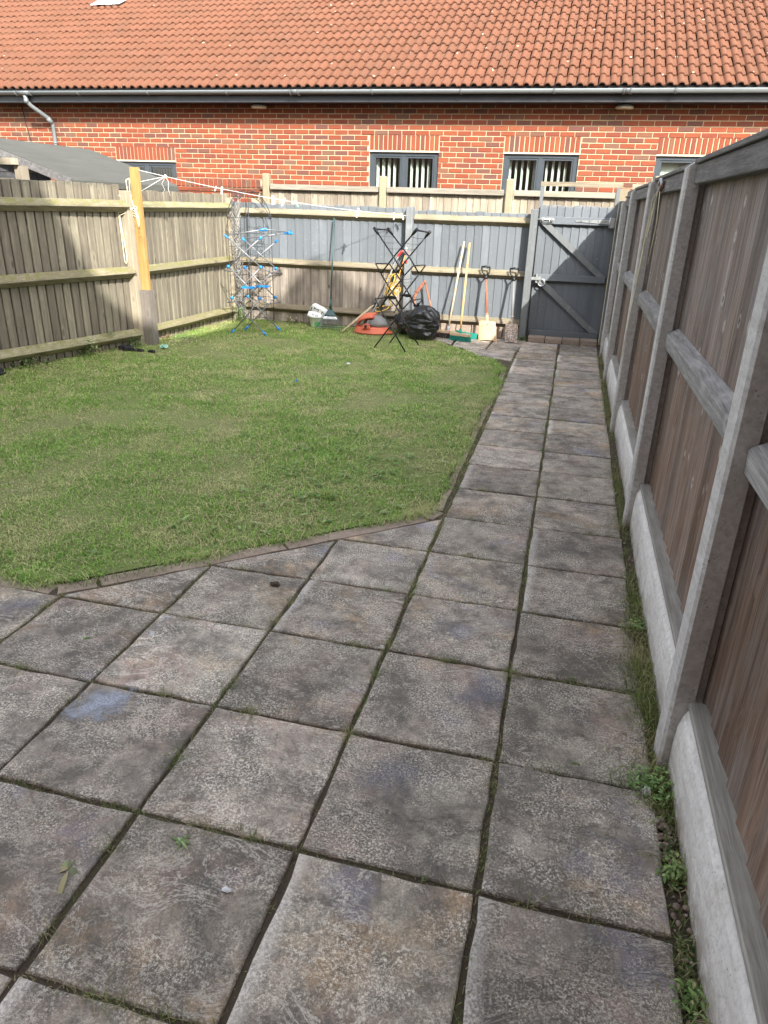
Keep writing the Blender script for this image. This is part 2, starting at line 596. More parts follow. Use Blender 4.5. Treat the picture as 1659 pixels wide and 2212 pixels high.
M['zinc'] = plain('bright_galvanised', (.52, .55, .55), .38, .7, var=.25, sc=30)
M['silver'] = plain('silver_tube', (.27, .275, .285), .45, .6, var=.1)
M['blue'] = plain('blue_plastic', (.02, .27, .72), .4, var=.1)
M['black_tube'] = plain('black_painted_tube', (.012, .016, .018), .35, var=.2)
M['wrought'] = plain('black_wrought_iron', (.035, .04, .045), .6, .3, var=.3)
M['slat'] = wood('silvery_lattice_slats', (.22, .21, .19), (.36, .345, .315), (.50, .485, .45), 'z', 0, .3)
M['teal'] = plain('teal_plastic', (.02, .28, .22), .45, var=.15)
M['rake'] = plain('grey_green_rake_steel', (.055, .105, .105), .45, .2, var=.15)
M['rope'] = plain('cream_rope', (.74, .70, .50), .9, var=.12, sc=80)
M['line'] = plain('white_washing_line', (.74, .74, .70), .6, var=.04)
M['orange'] = plain('faded_orange_plastic', (.62, .145, .075), .5, var=.12, sc=9)
M['red'] = plain('red_plastic', (.55, .03, .025), .4)
M['greyplastic'] = plain('grey_plastic', (.20, .205, .21), .5, var=.12, sc=9)
M['yellow'] = plain('yellow_cable', (.72, .46, .06), .5)
M['cableorange'] = plain('orange_cable', (.75, .27, .04), .5)
M['clay'] = None
t = NT('dried_clay_on_steel')
n = t.noise(t.obj, 26, 5, .65); n2 = t.noise(t.obj, 9, 4)
c = t.mix(t.ramp(n, [(.60, 0), (.66, 1)]), t.mix(n2, (.50, .34, .19), (.64, .47, .29)), (.17, .085, .05))
M['clay'] = t.done(c, .9, t.bump(n, .5, .006))
t = NT('rusty_spade_steel')
n = t.noise(t.obj, 20, 5, .65); n2 = t.noise(t.obj, 55, 4, .7)
c = t.mix(t.ramp(n, [(.42, 0), (.58, 1)]), (.20, .155, .14), (.42, .31, .235))
c = t.mix(t.ramp(n2, [(.52, 0), (.60, 1)]), c, (.66, .61, .55))
M['spade'] = t.done(c, .75, t.bump(n, .4, .004))
t = NT('rust')
n = t.noise(t.obj, 45, 5, .65)
M['rust'] = t.done(t.ramp(n, [(.35, (.14, .05, .03)), (.55, (.32, .12, .065)), (.75, (.45, .33, .27))]), .85, t.bump(n, .4, .003))
t = NT('black_polythene')
n = t.noise(t.obj, 22, 4, .6, 1.0)
M['binbag'] = t.done((.012, .013, .015), .34, t.bump(n, .5, .012), spec=.6)
t = NT('white_polythene_sack')
n = t.noise(t.obj, 26, 4, .6, .8)
M['sack'] = t.done((.76, .77, .76), .38, t.bump(n, .7, .01))
t = NT('translucent_white_tub')
n = t.noise(t.obj, 7, 3)
c = t.mix(t.ramp(n, [(.56, 0), (.62, 1)]), (.62, .66, .60), (.12, .48, .16))
M['tub'] = t.done(c, .45)
M['print'] = plain('black_print', (.02, .02, .02), .5)
M['greyprint'] = plain('grey_print', (.45, .46, .46), .6)
M['fabric'] = plain('black_cloth_scrap', (.012, .012, .014), .85, bump=.6)
M['mint'] = plain('mint_plastic_scrap', (.32, .58, .44), .5)

# slab concrete
t = NT('riven_paving_slab')
v = t.rv()
n_big = t.noise(v, 3.2, 5, .62)
n_mid = t.noise(v, 13, 6, .70, .5)
n_fine = t.noise(v, 230, 4, .7)
n_spk = t.noise(v, 150, 5, .85)
tone = t.ramp(t.rnd, [(0, (.43, .38, .305)), (.2, (.48, .405, .315)), (.4, (.40, .37, .30)), (.6, (.46, .395, .33)), (.8, (.42, .38, .318)), (1, (.45, .39, .29))])
oy = t.sep(t._oi.outputs['Location'])[1]
tone = t.mix(t.ramp(t.mt('MULTIPLY', oy, .1), [(.25, 0), (.75, .7)]), tone, (.47, .37, .305))
c = t.mix(t.ramp(n_big, [(.44, 0), (.62, .9)]), tone, (.41, .295, .245))
oc = t.noise(t.vm('ADD', v, (7.3, 1.1, 3.0)), 2.7, 4, .6)
c = t.mix(t.ramp(oc, [(.54, 0), (.66, .8)]), c, (.48, .31, .16))
n_drt = t.noise(t.vm('ADD', v, (1.3, 14.1, 3.0)), 3.6, 8, .78, .3)
c = t.mix(t.ramp(n_drt, [(.40, 0), (.57, .88)]), c, (.128, .118, .102))
c = t.mix(t.ramp(n_mid, [(.47, 0), (.62, .65)]), c, (.13, .118, .10))
bl = t.noise(t.vm('ADD', v, (17.3, 5.1, 2.0)), 2.6, 4, .6)
c = t.mix(t.ramp(bl, [(.60, 0), (.70, .8)]), c, (.20, .195, .25))
wt = t.noise(t.vm('ADD', v, (3.3, 25.1, 9.0)), 2.2, 5, .7)
c = t.mix(t.ramp(wt, [(.71, 0), (.76, .8)]), c, (.50, .54, .66))
dens = t.ramp(t.noise(t.vm('ADD', v, (9.9, 2.1, 5.0)), 6.5, 5, .7), [(.40, .05), (.58, .95)])
c = t.mix(t.mt('MULTIPLY', t.ramp(n_spk, [(.49, 0), (.575, 1)]), dens), c, (.84, .77, .65))
c = t.mix(t.ramp(n_fine, [(.36, .6), (.48, 0)]), c, (.10, .088, .078))
edge = t.noise(t.vm('MULTIPLY', v, (1, 1.9, 1)), 3.6, 7, .70, .8)
crest_light = t.ramp(t.mt('ABSOLUTE', t.mt('SUBTRACT', edge, .52)), [(.0, 1), (.014, 0)])  # lit crest of the riven ridges, painted as pale lines
c = t.mix(t.mt('MULTIPLY', crest_light, t.ramp(n_big, [(.42, 0), (.58, .75)])), c, (.78, .72, .62))
rsel = t.mt('GREATER_THAN', t.mt('FRACT', t.mt('MULTIPLY', t.rnd, 3.77)), .5)
dk = t.mt('MULTIPLY', rsel, t.ramp(t.mt('ABSOLUTE', t.mt('SUBTRACT', edge, .545)), [(.0, 1), (.010, 0)]))  # shadow beside each riven step, painted into the colour as dark lines
c = t.mix(t.mt('MULTIPLY', dk, t.ramp(n_big, [(.42, 0), (.58, .7)])), c, (.08, .07, .06))
ox = t.sep(t.obj)[0]
ed = t.mt('MULTIPLY', t.ramp(t.mt('ADD', t.mt('MULTIPLY', ox, -1), t.mt('MULTIPLY', n_mid, .05)), [(.208, 0), (.236, 1)]), t.mt('GREATER_THAN', t.mt('FRACT', t.mt('MULTIPLY', t.rnd, 5.31)), .78))
c = t.mix(t.mt('MULTIPLY', ed, t.ramp(n_spk, [(.4, .2), (.6, .85)])), c, (.74, .70, .64))
c = t.hsv(c, .5, 1.0, t.mt('ADD', t.mt('MULTIPLY', t.mt('FRACT', t.mt('MULTIPLY', t.rnd, 9.7)), .42), .82))
h = t.mt('ADD', t.mt('MULTIPLY', t.ramp(edge, [(.50, 0), (.545, 1)]), t.mt('ADD', t.mt('MULTIPLY', rsel, .55), .1)), t.mt('ADD', t.mt('MULTIPLY', n_mid, .9), t.mt('MULTIPLY', n_spk, .35)))
M['slab'] = t.done(c, .82, t.bump(n_fine, .4, .003, t.bump(h, .65, .012)), spec=.35)

t = NT('pinkish_edging')
v = t.rv()
n = t.noise(v, 40, 5, .7); n2 = t.noise(v, 6, 4)
c = t.mix(n2, (.21, .165, .125), (.46, .365, .29))
c = t.mix(.6, c, t.ramp(n, [(.3, .5), (.7, 1.3)]), 'MULTIPLY')
M['edging'] = t.done(c, .92, t.bump(n, .5, .006))
t = NT('dark_soil_and_moss')
v = t.obj
n = t.noise(v, 45, 6, .75); n2 = t.noise(v, 7, 4)
c = t.mix(n, (.035, .026, .018), (.15, .11, .075))
c = t.mix(t.ramp(n2, [(.5, 0), (.66, .5)]), c, (.085, .095, .035))
M['soil'] = t.done(c, .95, t.bump(n, .9, .02))
t = NT('lawn_thatch')
v = t.obj
n = t.noise(v, 60, 5, .75); n2 = t.noise(v, 1.8, 4)
c = t.mix(n, (.10, .14, .035), (.33, .37, .13))
c = t.mix(t.ramp(n2, [(.4, 0), (.7, .5)]), c, (.27, .23, .12))
M['thatch'] = t.done(c, .95, t.bump(n, .8, .02))


def grass_mat(name, greens, straw, straw_amt=.2):
    t = NT(name)
    r = t.geo['Random Per Island']
    p = t.geo['Position']
    n1 = t.noise(p, 1.1, 4, .6)
    n2 = t.noise(p, 4.5, 4, .6)
    g = t.ramp(t.mt('FRACT', t.mt('MULTIPLY', r, 13.7)), [(0, greens[0]), (.5, greens[1]), (1, greens[2])])
    g = t.mix(t.ramp(n2, [(.42, 0), (.58, .85)]), g, greens[0])
    g = t.mix(t.ramp(t.noise(p, 2.3, 5, .65), [(.51, 0), (.63, .6)]), g, straw)
    g = t.hsv(g, .5, 1.0, t.mt('ADD', t.mt('MULTIPLY', t.mt('FRACT', t.mt('MULTIPLY', r, 5.3)), .85), .66))
    k = t.mt('ADD', r, t.mt('MULTIPLY', t.mt('SUBTRACT', n1, .5), 1.1))
    g = t.mix(t.mt('GREATER_THAN', k, 1 - straw_amt), g, straw)
    nn = t.vm('NORMALIZE', t.vm('ADD', t.vm('MULTIPLY', t.geo['Normal'], (.55, .55, .3)), (0, 0, .8)), None)
    t.set(t.b, 'Normal', nn)
    t.set(t.b, 'Base Color', g)
    t.set(t.b, 'Roughness', .6)
    t.set(t.b, 'Specular IOR Level', .25)
    tl = t.n('ShaderNodeBsdfTranslucent')
    t.set(tl, 'Color', g)
    mx = t.n('ShaderNodeMixShader')
    t.set(mx, 0, .25); t.set(mx, 1, t.b.outputs[0]); t.set(mx, 2, tl.outputs[0])
    t.t.links.new(mx.outputs[0], t.out.inputs[0])
    return t.m


M['grass'] = grass_mat('lawn_grass', ((.17, .34, .045), (.28, .49, .085), (.40, .56, .15)), (.70, .63, .33), .22)
M['weed_grass'] = grass_mat('wild_grass', ((.10, .15, .035), (.17, .24, .06), (.24, .26, .085)), (.40, .35, .18), .35)
M['leaf'] = grass_mat('weed_leaf', ((.13, .25, .065), (.21, .35, .11), (.30, .43, .18)), (.42, .44, .2), .08)
M['dry'] = grass_mat('dry_clippings', ((.20, .20, .09), (.34, .30, .16), (.46, .41, .25)), (.56, .48, .30), .4)
M['redleaf'] = grass_mat('reddish_leaf', ((.20, .07, .045), (.28, .12, .07), (.20, .16, .07)), (.36, .2, .14), .3)
M['pebble'] = None
t = NT('pebbles')
r = t.geo['Random Per Island']
M['pebble'] = t.done(t.ramp(r, [(0, (.11, .08, .065)), (.4, (.20, .14, .115)), (.75, (.28, .21, .17)), (1, (.42, .37, .31))]), .7)
M['paper'] = plain('white_paper', (.75, .76, .78), .7)
M['housebrick'] = plain('house_brick', (.26, .17, .125), .9, var=.25, sc=9)
M['houseroof'] = plain('house_roof', (.14, .10, .09), .9, var=.2)
M['field'] = plain('rough_ground', (.09, .085, .05), .95, var=.3, sc=2)

# ------------------------------------------------------------------ ground, lawn, patio
mb = MB(); mb.add([(-150, -150, -.06), (150, -150, -.06), (150, 150, -.06), (-150, 150, -.06)], [(0, 1, 2, 3)])
structure('ground', mb, M['field'])
LAWN = [(-6.4, 2.285), (-2.03, 2.295), (-1.885, 2.40), (-1.24, 2.985), (-.66, 3.51), (-.600, 3.64), (-.585, 4.6), (-.59, 5.3), (-.570, 6.6), (-.60, 7.5), (-.75, 8.0),
        (-1.1, 8.42), (-1.38, 8.7), (-1.52, 9.05), (-1.72, 9.52), (-4.57, 9.52), (-4.70, 7.3), (-5.15, 5.6), (-5.62, 4.0)]
LE = []
for i in range(len(LAWN)):
    p_, q_ = Vector(LAWN[i]), Vector(LAWN[(i + 1) % len(LAWN)])
    k_ = max(1, int((q_ - p_).length / .05))
    for j in range(k_):
        w_ = p_.lerp(q_, j / k_)
        n__ = mnoise.noise((w_.x * 5, w_.y * 5, 1.0)) * .03 + mnoise.noise((w_.x * 2.2, w_.y * 2.2, 9.0)) * .05 + mnoise.noise((w_.x * 19, w_.y * 19, 5.0)) * .018
        LE.append((w_.x + n__, w_.y + n__ - .012))
mb = MB(); mb.add([(x, y, -.005) for x, y in LE], [tuple(range(len(LE)))])
structure('lawn', mb, M['thatch'])
BED = [(-4.2, -.74), (.47, -.74), (.47, 9.5), (-1.72, 9.5), (-1.6, 8.6), (-.9, 8.0), (-.66, 7.4), (-.66, 3.62), (-2.2, 2.24), (-4.2, 2.22)]
mb = MB(); mb.add([(x, y, -.011) for x, y in BED], [tuple(range(len(BED)))])
patio = structure('patio', mb, M['soil'])


def clip(poly, a, b, c):
    """keep a*x+b*y<=c"""
    out = []
    for i in range(len(poly)):
        p, q = poly[i], poly[(i + 1) % len(poly)]
        dp, dq = a * p[0] + b * p[1] - c, a * q[0] + b * q[1] - c
        if dp <= 0:
            out.append(p)
        if dp * dq < 0:
            s_ = dp / (dp - dq)
            out.append((p[0] + (q[0] - p[0]) * s_, p[1] + (q[1] - p[1]) * s_))
    return out


def area(p):
    return .5 * sum(p[i][0] * p[(i + 1) % len(p)][1] - p[(i + 1) % len(p)][0] * p[i][1] for i in range(len(p)))


def slab(poly, name='slab', mat=None, parent=patio, z=0.0, th=.035):
    cx = sum(p[0] for p in poly) / len(poly); cy = sum(p[1] for p in poly) / len(poly)
    tilt = (random.uniform(-.004, .004), random.uniform(-.004, .004))
    dz = random.uniform(-.0025, .0025)
    pts = []
    for i in range(len(poly)):
        p, q = poly[i], poly[(i + 1) % len(poly)]
        L = math.hypot(q[0] - p[0], q[1] - p[1])
        k = max(2, int(L / .075))
        for j in range(k):
            s_ = j / k
            nx, ny = (q[1] - p[1]) / L, -(q[0] - p[0]) / L
            jt = random.uniform(-.005, .003)
            pts.append((p[0] + (q[0] - p[0]) * s_ + nx * jt, p[1] + (q[1] - p[1]) * s_ + ny * jt))
    def ring(ins, zz):
        o = []
        for x, y in pts:
            d = math.hypot(x - cx, y - cy)
            k = max(0, 1 - ins / d)
            xx, yy = (x - cx) * k, (y - cy) * k
            o.append((xx, yy, zz + dz + tilt[0] * xx + tilt[1] * yy))
        return o
    m_ = MB()
    m_.loft([ring(0, -th), ring(0, -.006), ring(.004, -.0015), ring(.012, .0)], False)
    n_ = len(pts)
    top = [tuple(p) for p in ring(.012, .0)]
    m_.add(top, [tuple(range(n_))])
    o = link(name, m_.mesh(name, mat or M['slab']), parent, (cx - org(parent).x, cy - org(parent).y, z - org(parent).z))
    return o


XJ = [-3.795, -3.325, -2.855, -2.385, -1.915, -1.445, -.975, -.505, -.035, .428]
YJ = [-.56, -.11, .345, .80, 1.262, 1.728, 2.20, 2.640, 3.075, 3.52, 3.975, 4.42, 4.85, 5.28, 5.69, 6.09, 6.51, 6.925, 7.33, 7.725, 8.14, 8.555]
g = .0062
for xi in range(len(XJ) - 1):
    for yi in range(len(YJ) - 1):
        x0, x1, y0, y1 = XJ[xi], XJ[xi + 1], YJ[yi], YJ[yi + 1]
        jx, jy = random.uniform(-.0025, .0025), random.uniform(-.004, .004)
        gx = g + random.uniform(-.0015, .003)
        P = [(x0 + gx + jx, y0 + .005 + jy), (x1 - gx + jx, y0 + .005 + jy), (x1 - gx + jx, y1 - .005 + jy), (x0 + gx + jx, y1 - .005 + jy)]
        if x0 < -.6 and y0 > 2.1:
            # diagonal cut line through (-1.80,2.31) and (-.52,3.47)
            a, b = -(3.47 - 2.31), (-.52 + 1.80)
            P = clip(P, a, b, a * -1.80 + b * 2.31)
            if x0 < -2.0:
                P = clip(P, 0, 1, 2.20)
            if len(P) < 3 or area(P) < .006:
                continue
        slab(P)
# slabs by the gate and along the rear fence
for P in ([(-.49, 8.57), (-.05, 8.57), (-.05, 8.90), (-.49, 8.90)], [(-.02, 8.57), (.42, 8.57), (.42, 8.90), (-.02, 8.90)],
          [(-.49, 8.92), (-.05, 8.92), (-.05, 9.26), (-.49, 9.26)], [(-.02, 8.92), (.42, 8.92), (.42, 9.26), (-.02, 9.26)],
          [(-.86, 8.57), (-.51, 8.57), (-.45, 9.38), (-.84, 9.38)], [(-1.28, 8.57), (-.88, 8.57), (-.86, 9.38), (-1.30, 9.38)],
          [(-1.62, 9.0), (-1.32, 8.72), (-1.33, 9.38), (-1.62, 9.38)], [(-.90, 8.14), (-.52, 7.98), (-.52, 8.55), (-1.15, 8.55)]):
    slab(P)
# edging strip between slabs and grass
EDG = [(-3.4, 2.245), (-2.45, 2.245), (-1.98, 2.25), (-1.842, 2.356), (-1.20, 2.938), (-.60, 3.482), (-.553, 3.60), (-.553, 5.2), (-.545, 6.8), (-.555, 7.6)]
for i in range(len(EDG) - 1):
    p, q = Vector((*EDG[i], 0)), Vector((*EDG[i + 1], 0))
    d = (q - p).normalized(); nrm = Vector((-d.y, d.x, 0)); w = .044 if i < 6 else .022
    p = p + d * .003; q = q - d * .003
    slab([tuple((p - nrm * w)[:2]), tuple((q - nrm * w)[:2]), tuple((q + nrm * w)[:2]), tuple((p + nrm * w)[:2])], 'edging_stone', M['edging'], patio, -.0085)
# bluish mineral stains on some slabs
def stain_mat(name, col, amt):
    t = NT(name)
    v = t.obj
    nd_ = t.n('ShaderNodeVectorMath', operation='LENGTH')
    t.set(nd_, 0, t.vm('MULTIPLY', v, (7.2, 11.0, 0)))
    d_ = t.mt('ADD', nd_.outputs['Value'], t.mt('MULTIPLY', t.mt('SUBTRACT', t.noise(v, 15, 7, .75), .5), 3.4))
    m1 = t.ramp(d_, [(.30, 1), (.95, 0)])
    m2 = t.ramp(t.noise(v, 120, 5, .8), [(.36, .25), (.56, 1)])
    c = t.mix(t.noise(v, 60, 5, .75), tuple(x * .5 for x in col), tuple(min(1, x * 1.45) for x in col))
    t.set(t.b, 'Base Color', c); t.set(t.b, 'Roughness', .75)
    tr_n = t.n('ShaderNodeBsdfTransparent')
    mx = t.n('ShaderNodeMixShader')
    t.set(mx, 0, t.mt('MULTIPLY', t.mt('MULTIPLY', m1, m2), amt)); t.set(mx, 1, tr_n.outputs[0]); t.set(mx, 2, t.b.outputs[0])
    t.t.links.new(mx.outputs[0], t.out.inputs[0])
    return t.m


STA, STB = stain_mat('pale_blue_stain', (.42, .46, .55), .9), stain_mat('slate_blue_stain', (.19, .19, .24), .5)
for (x, y, sx_, sy_, rz_, m_) in ((-1.33, 1.63, .13, .10, .6, STA), (-.33, 1.58, .15, .13, .3, STB), (-.13, 2.02, .11, .16, .2, STB), (-2.02, 2.07, .16, .12, .4, STB)):
    k_ = [(sx_ * math.cos(a_), sy_ * math.sin(a_), 0) for a_ in [2 * PI * i / 20 for i in range(20)]]
    o = link('stain', MB().add(k_, [tuple(range(20))]).mesh('stain', m_), patio, (x, y, .0045), (0, 0, rz_))
# brick step under the gate
step = thing('doorstep', 'low brown brick step under the grey gate', 'step', (0, 9.42, 0))
for i in range(4):
    x0 = -.43 + i * .215
    part('brick', MB().box(x0, x0 + .205, 9.34, 9.60, -.05, .055 + random.uniform(-.004, .004), b=.006), M['edging'], step, (x0, 9.4, 0))

# ------------------------------------------------------------------ brick building
WY = 12.5
X0, X1 = -14.6, 4.4
bld = thing('brick_building', 'long red brick building with pantiled roof behind the garden fences', 'building', (-4, WY, 0))
WIN = [(-8.10, -6.94, 1.10, 2.13, 2.13), (-3.43, -2.285, .98, 2.34, 2.34), (-1.25, -.10, .98, 2.34, 2.34), (1.02, 2.17, .98, 2.34, 2.34)]
# backing wall with window holes
mb = MB()
xs = [X0] + [w for q in WIN for w in (q[0], q[1])] + [X1]
for i in range(0, len(xs), 2):
    mb.box(xs[i], xs[i + 1], WY + .008, WY + .25, -.1, 3.1)
for (a, b, z0, z1, zh) in WIN:
    mb.box(a, b, WY + .008, WY + .25, -.1, z0)
    mb.box(a, b, WY + .008, WY + .25, z1, 3.1)
wall = part('wall', mb, M['mortar'], bld, (-4, WY, 0))
CO, BL = .0757, .225
def brick_mesh(w, h, d, k):
    m_ = MB()
    rg = random.Random(k)
    def ring(i, y):
        return [(i + rg.uniform(-.0015, .0015), y, i + rg.uniform(-.0015, .0015)), (w - i, y, i + rg.uniform(-.0015, .0015)), (w - i + rg.uniform(-.0015, .0015), y, h - i), (i, y, h - i + rg.uniform(-.002, .002))]
    m_.loft([ring(.004, 0), ring(0, .006), ring(0, d)], True)
    return m_.mesh('brick', M['brick'])
BM = [brick_mesh(BL - .011, CO - .0115, .05, k) for k in range(6)]
HM = [brick_mesh(.5 * BL - .011, CO - .0115, .05, k + 20) for k in range(4)]
SM = [brick_mesh(CO * .985 - .011, .213, .05, k + 40) for k in range(5)]
holes = []
for (a, b, z0, z1, zh) in WIN:
    holes.append((a, b, z0, z1 + .004))
    holes.append((a - .004, b + .004, zh, zh + 3 * CO))
items = []
ncourse = int((3.06 - 1.05) / CO)
zbase = 2.34 - 17 * CO
for k in range(ncourse + 1):
    z = zbase + k * CO
    x = X0 + (BL / 2 if k % 2 else 0)
    while x < X1 - BL:
        segs = [(x, x + BL)]
        for (a, b, z0, z1) in holes:
            if z + CO * .5 > z0 and z + CO * .5 < z1:
                ns = []
                for (s0, s1) in segs:
                    if s1 <= a or s0 >= b:
                        ns.append((s0, s1))
                    else:
                        if s0 < a - .03:
                            ns.append((s0, a))
                        if s1 > b + .03:
                            ns.append((b, s1))
                segs = ns
        for (s0, s1) in segs:
            w = s1 - s0
            if w > .20:
                items.append((random.choice(BM), s0 + .005, z, 1.0))
            elif w > .035:
                items.append((None, s0 + .005, z, w - .011))
        x += BL
for (a, b, z0, z1, zh) in WIN:
    n_ = int((b - a) / (CO * .985) + .5)
    st = (b - a) / n_
    for i in range(n_):
        items.append((random.choice(SM), a + i * st + .005, zh + .012, 2.0))
vis = [it for it in items if it[2] > 1.78]
def bkey(it):
    x, z = it[1], it[2]
    if z < 1.78 or x > 2.3 or x < -10.2:
        return 1e6 + abs(x)
    if x < -5.2 and z < 2.0 + (-5.2 - x) * .12:
        return 1e5
    return math.hypot(x, WY) - (3 if it[3] == 2.0 else 0)
items.sort(key=bkey)
rest = MB()
for i, it in enumerate(items):
    yo = random.uniform(-.003, .002)
    if i < 300:
        if it[0] is None:
            me = brick_mesh(it[3], CO - .0115, .05, i + 500)
        else:
            me = it[0]
        inst('soldier_brick' if it[3] == 2.0 else 'brick', me, wall, (it[1], WY + yo, it[2]))
    else:
        if it[0] is None:
            w = it[3]
            rest.box(it[1], it[1] + w, WY + yo, WY + .05, it[2], it[2] + CO - .0115)
        else:
            append_mesh(rest, it[0], (it[1], WY + yo, it[2]))
ORG[wall.name] = Vector((-4, WY, 0))
stuff('brick_courses', rest, M['brick'], wall)
# windows
for wi, (a, b, z0, z1, zh) in enumerate(WIN):
    fo = MB()
    F = .07
    y0, y1 = WY + .035, WY + .10
    fo.box(a + .004, b - .004, y0, y1, z1 - F, z1 - .018)
    fo.box(a + .004, b - .004, y0, y1, z0, z0 + F)
    fo.box(a + .004, a + F, y0, y1, z0 + F, z1 - F)
    fo.box(b - F, b - .004, y0, y1, z0 + F, z1 - F)
    mid = (a + b) / 2
    wnd = part('window', fo, M['frame'], bld, ((a + b) / 2, WY, z0))
    po_ = org(wnd)
    fm = MB()
    fm.box(mid - .035, mid + .035, y0 + .003, y1 - .003, z0 + F, z1 - F)
    sash = [(a + F, mid - .035), (mid + .035, b - F)]
    for (p, q) in sash:   # inner beads
        fm.box(p, q, y0 + .012, y1 - .01, z1 - F - .03, z1 - F - .001)
        fm.box(p, p + .028, y0 + .012, y1 - .01, z0 + F, z1 - F - .03)
        fm.box(q - .028, q, y0 + .012, y1 - .01, z0 + F, z1 - F - .03)
    part('frame', fm, M['frame'], wnd)
    for (p, q) in sash:
        part('pane', MB().box(p + .028, q - .028, WY + .066, WY + .072, z0 + F, z1 - F - .03), M['glass'], wnd, (p, WY, z0))
    li = MB().box(a - .01, b + .01, WY - .004, WY + .06, z1 - .016, z1 - .001)
    part('lintel', li, M['lintel'], wnd)
    # dark room behind
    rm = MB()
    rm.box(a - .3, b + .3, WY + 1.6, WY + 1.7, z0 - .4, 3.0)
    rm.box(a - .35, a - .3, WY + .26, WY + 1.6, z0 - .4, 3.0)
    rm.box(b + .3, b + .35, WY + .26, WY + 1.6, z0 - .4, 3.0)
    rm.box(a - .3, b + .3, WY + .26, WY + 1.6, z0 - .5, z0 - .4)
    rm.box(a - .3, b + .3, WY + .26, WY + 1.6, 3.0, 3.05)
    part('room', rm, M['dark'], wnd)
    # vertical blinds
    nsl = 11 if wi in (1, 2) else (16 if wi == 3 else 0)
    for k in range(nsl):
        x = a + F + .03 + (b - a - 2 * F - .05) * k / (nsl - 1)
        ang = math.radians(62 + random.uniform(-6, 6)) if wi != 3 else math.radians(12)
        wd = .072 / 2 if wi != 3 else .04
        dx, dy = math.cos(ang) * wd, math.sin(ang) * wd
        bl_ = MB()
        bl_.box(-.002, .002, 0, 0, 0, 0) if False else None
        px, py = -math.sin(ang) * .001, math.cos(ang) * .001
        yb = WY + .20
        q0 = [(x - dx - px, yb - dy - py), (x + dx - px, yb + dy - py), (x + dx + px, yb + dy + py), (x - dx + px, yb - dy + py)]
        bl_.prism([(u, w_, z0 + .08) for u, w_ in q0], (0, 0, z1 - z0 - .12))
        part('blind_slat', bl_, M['blind'], wnd, (x, yb, z0))
    if wi == 0:
        cu = MB()
        for k in range(8):
            cu.box(a + .62 + k * .055, a + .655 + k * .055, WY + .30, WY + .302, z0, z1 - .12)
        part('curtain', cu, plain('grey_net', (.16, .13, .125), .8), wnd)
# roof
TH = math.radians(28)
EY, EZ = 12.07, 3.165
roof = part('roof', MB().prism([(X0, EY + .10, EZ - .005), (X0, EY + 6.5 * math.cos(TH), EZ + 6.5 * math.sin(TH) - .06), (X0, EY + 6.5 * math.cos(TH), EZ + 6.5 * math.sin(TH) - .2), (X0, EY + .10, EZ - .10)], (X1 - X0, 0, 0)), M['fascia'], bld, (-4, EY, EZ))
TP, TG = .1525, .333
def tile_mesh():
    m_ = MB()
    W2 = TP * 2
    prof = []
    for rl in range(2):
        for j in range(7):
            a_ = PI * (1 - j / 6)
            prof.append((rl * TP + .012 + .046 + .046 * math.cos(a_), .036 * math.sin(a_)))
        prof.append((rl * TP + .118, .0))
        prof.append((rl * TP + .148, .003))
    L = TG + .05
    th = .015
    n_ = len(prof)
    # local: x across, y up-slope, z normal
    low_t = [(x, 0, z + .030) for x, z in prof]
    hi_t = [(x, L, z + .004) for x, z in prof]
    low_b = [(x, 0, z + .030 - th) for x, z in prof]
    mid_b = [(x, L * .5, z + .017 - th) for x, z in prof]
    v = low_t + hi_t + low_b + mid_b
    f = []
    for i in range(n_ - 1):
        f.append((i, i + 1, n_ + i + 1, n_ + i))
        f.append((2 * n_ + i, 2 * n_ + i + 1, i + 1, i))
        f.append((3 * n_ + i, 3 * n_ + i + 1, 2 * n_ + i + 1, 2 * n_ + i))
    m_.add(v, f, 0, False)
    m_.sm = [k % 3 == 0 for k in range(len(f))]
    return m_.mesh('tile', M['tile'])
TM = tile_mesh()
tl = []
ROWS = 19
ncol = int((X1 - X0) / (2 * TP))
for r_ in range(ROWS):
    for c_ in range(ncol):
        x = X0 + c_ * 2 * TP + (TP if r_ % 2 else 0)
        u = r_ * TG
        tl.append((x, EY + u * math.cos(TH), EZ + u * math.sin(TH), r_))
tl.sort(key=lambda q: math.sqrt(q[0] ** 2 + q[1] ** 2 + (q[2] - 1.5) ** 2) + (100 if (q[0] > 2.9 or q[0] < -10.8) else 0))
rest = MB()
for i, (x, y, z, r_) in enumerate(tl):
    jz = random.uniform(-.003, .003)
    jr = random.uniform(-.006, .006)
    if i < 300:
        inst('tile', TM, roof, (x, y, z + jz), (TH + jr, 0, 0))
    else:
        append_mesh(rest, TM, (x, y, z + jz), 0, TH + jr)
        q = len(TM.polygons)
rest.sm = [k % 3 == 0 for k in range(len(rest.f))]
stuff('tile_courses', rest, M['tile'], roof)
part('eaves_comb', MB().box(X0, X1, EY + .035, EY + .05, EZ - .02, EZ + .05), M['black'], bld)
# fascia and soffit
part('fascia', MB().box(X0, X1, 12.15, 12.17, 2.985, 3.16), M['fascia'], bld)
part('soffit', MB().box(X0, X1, 12.172, WY - .006, 2.99, 3.0), M['fascia'], bld)
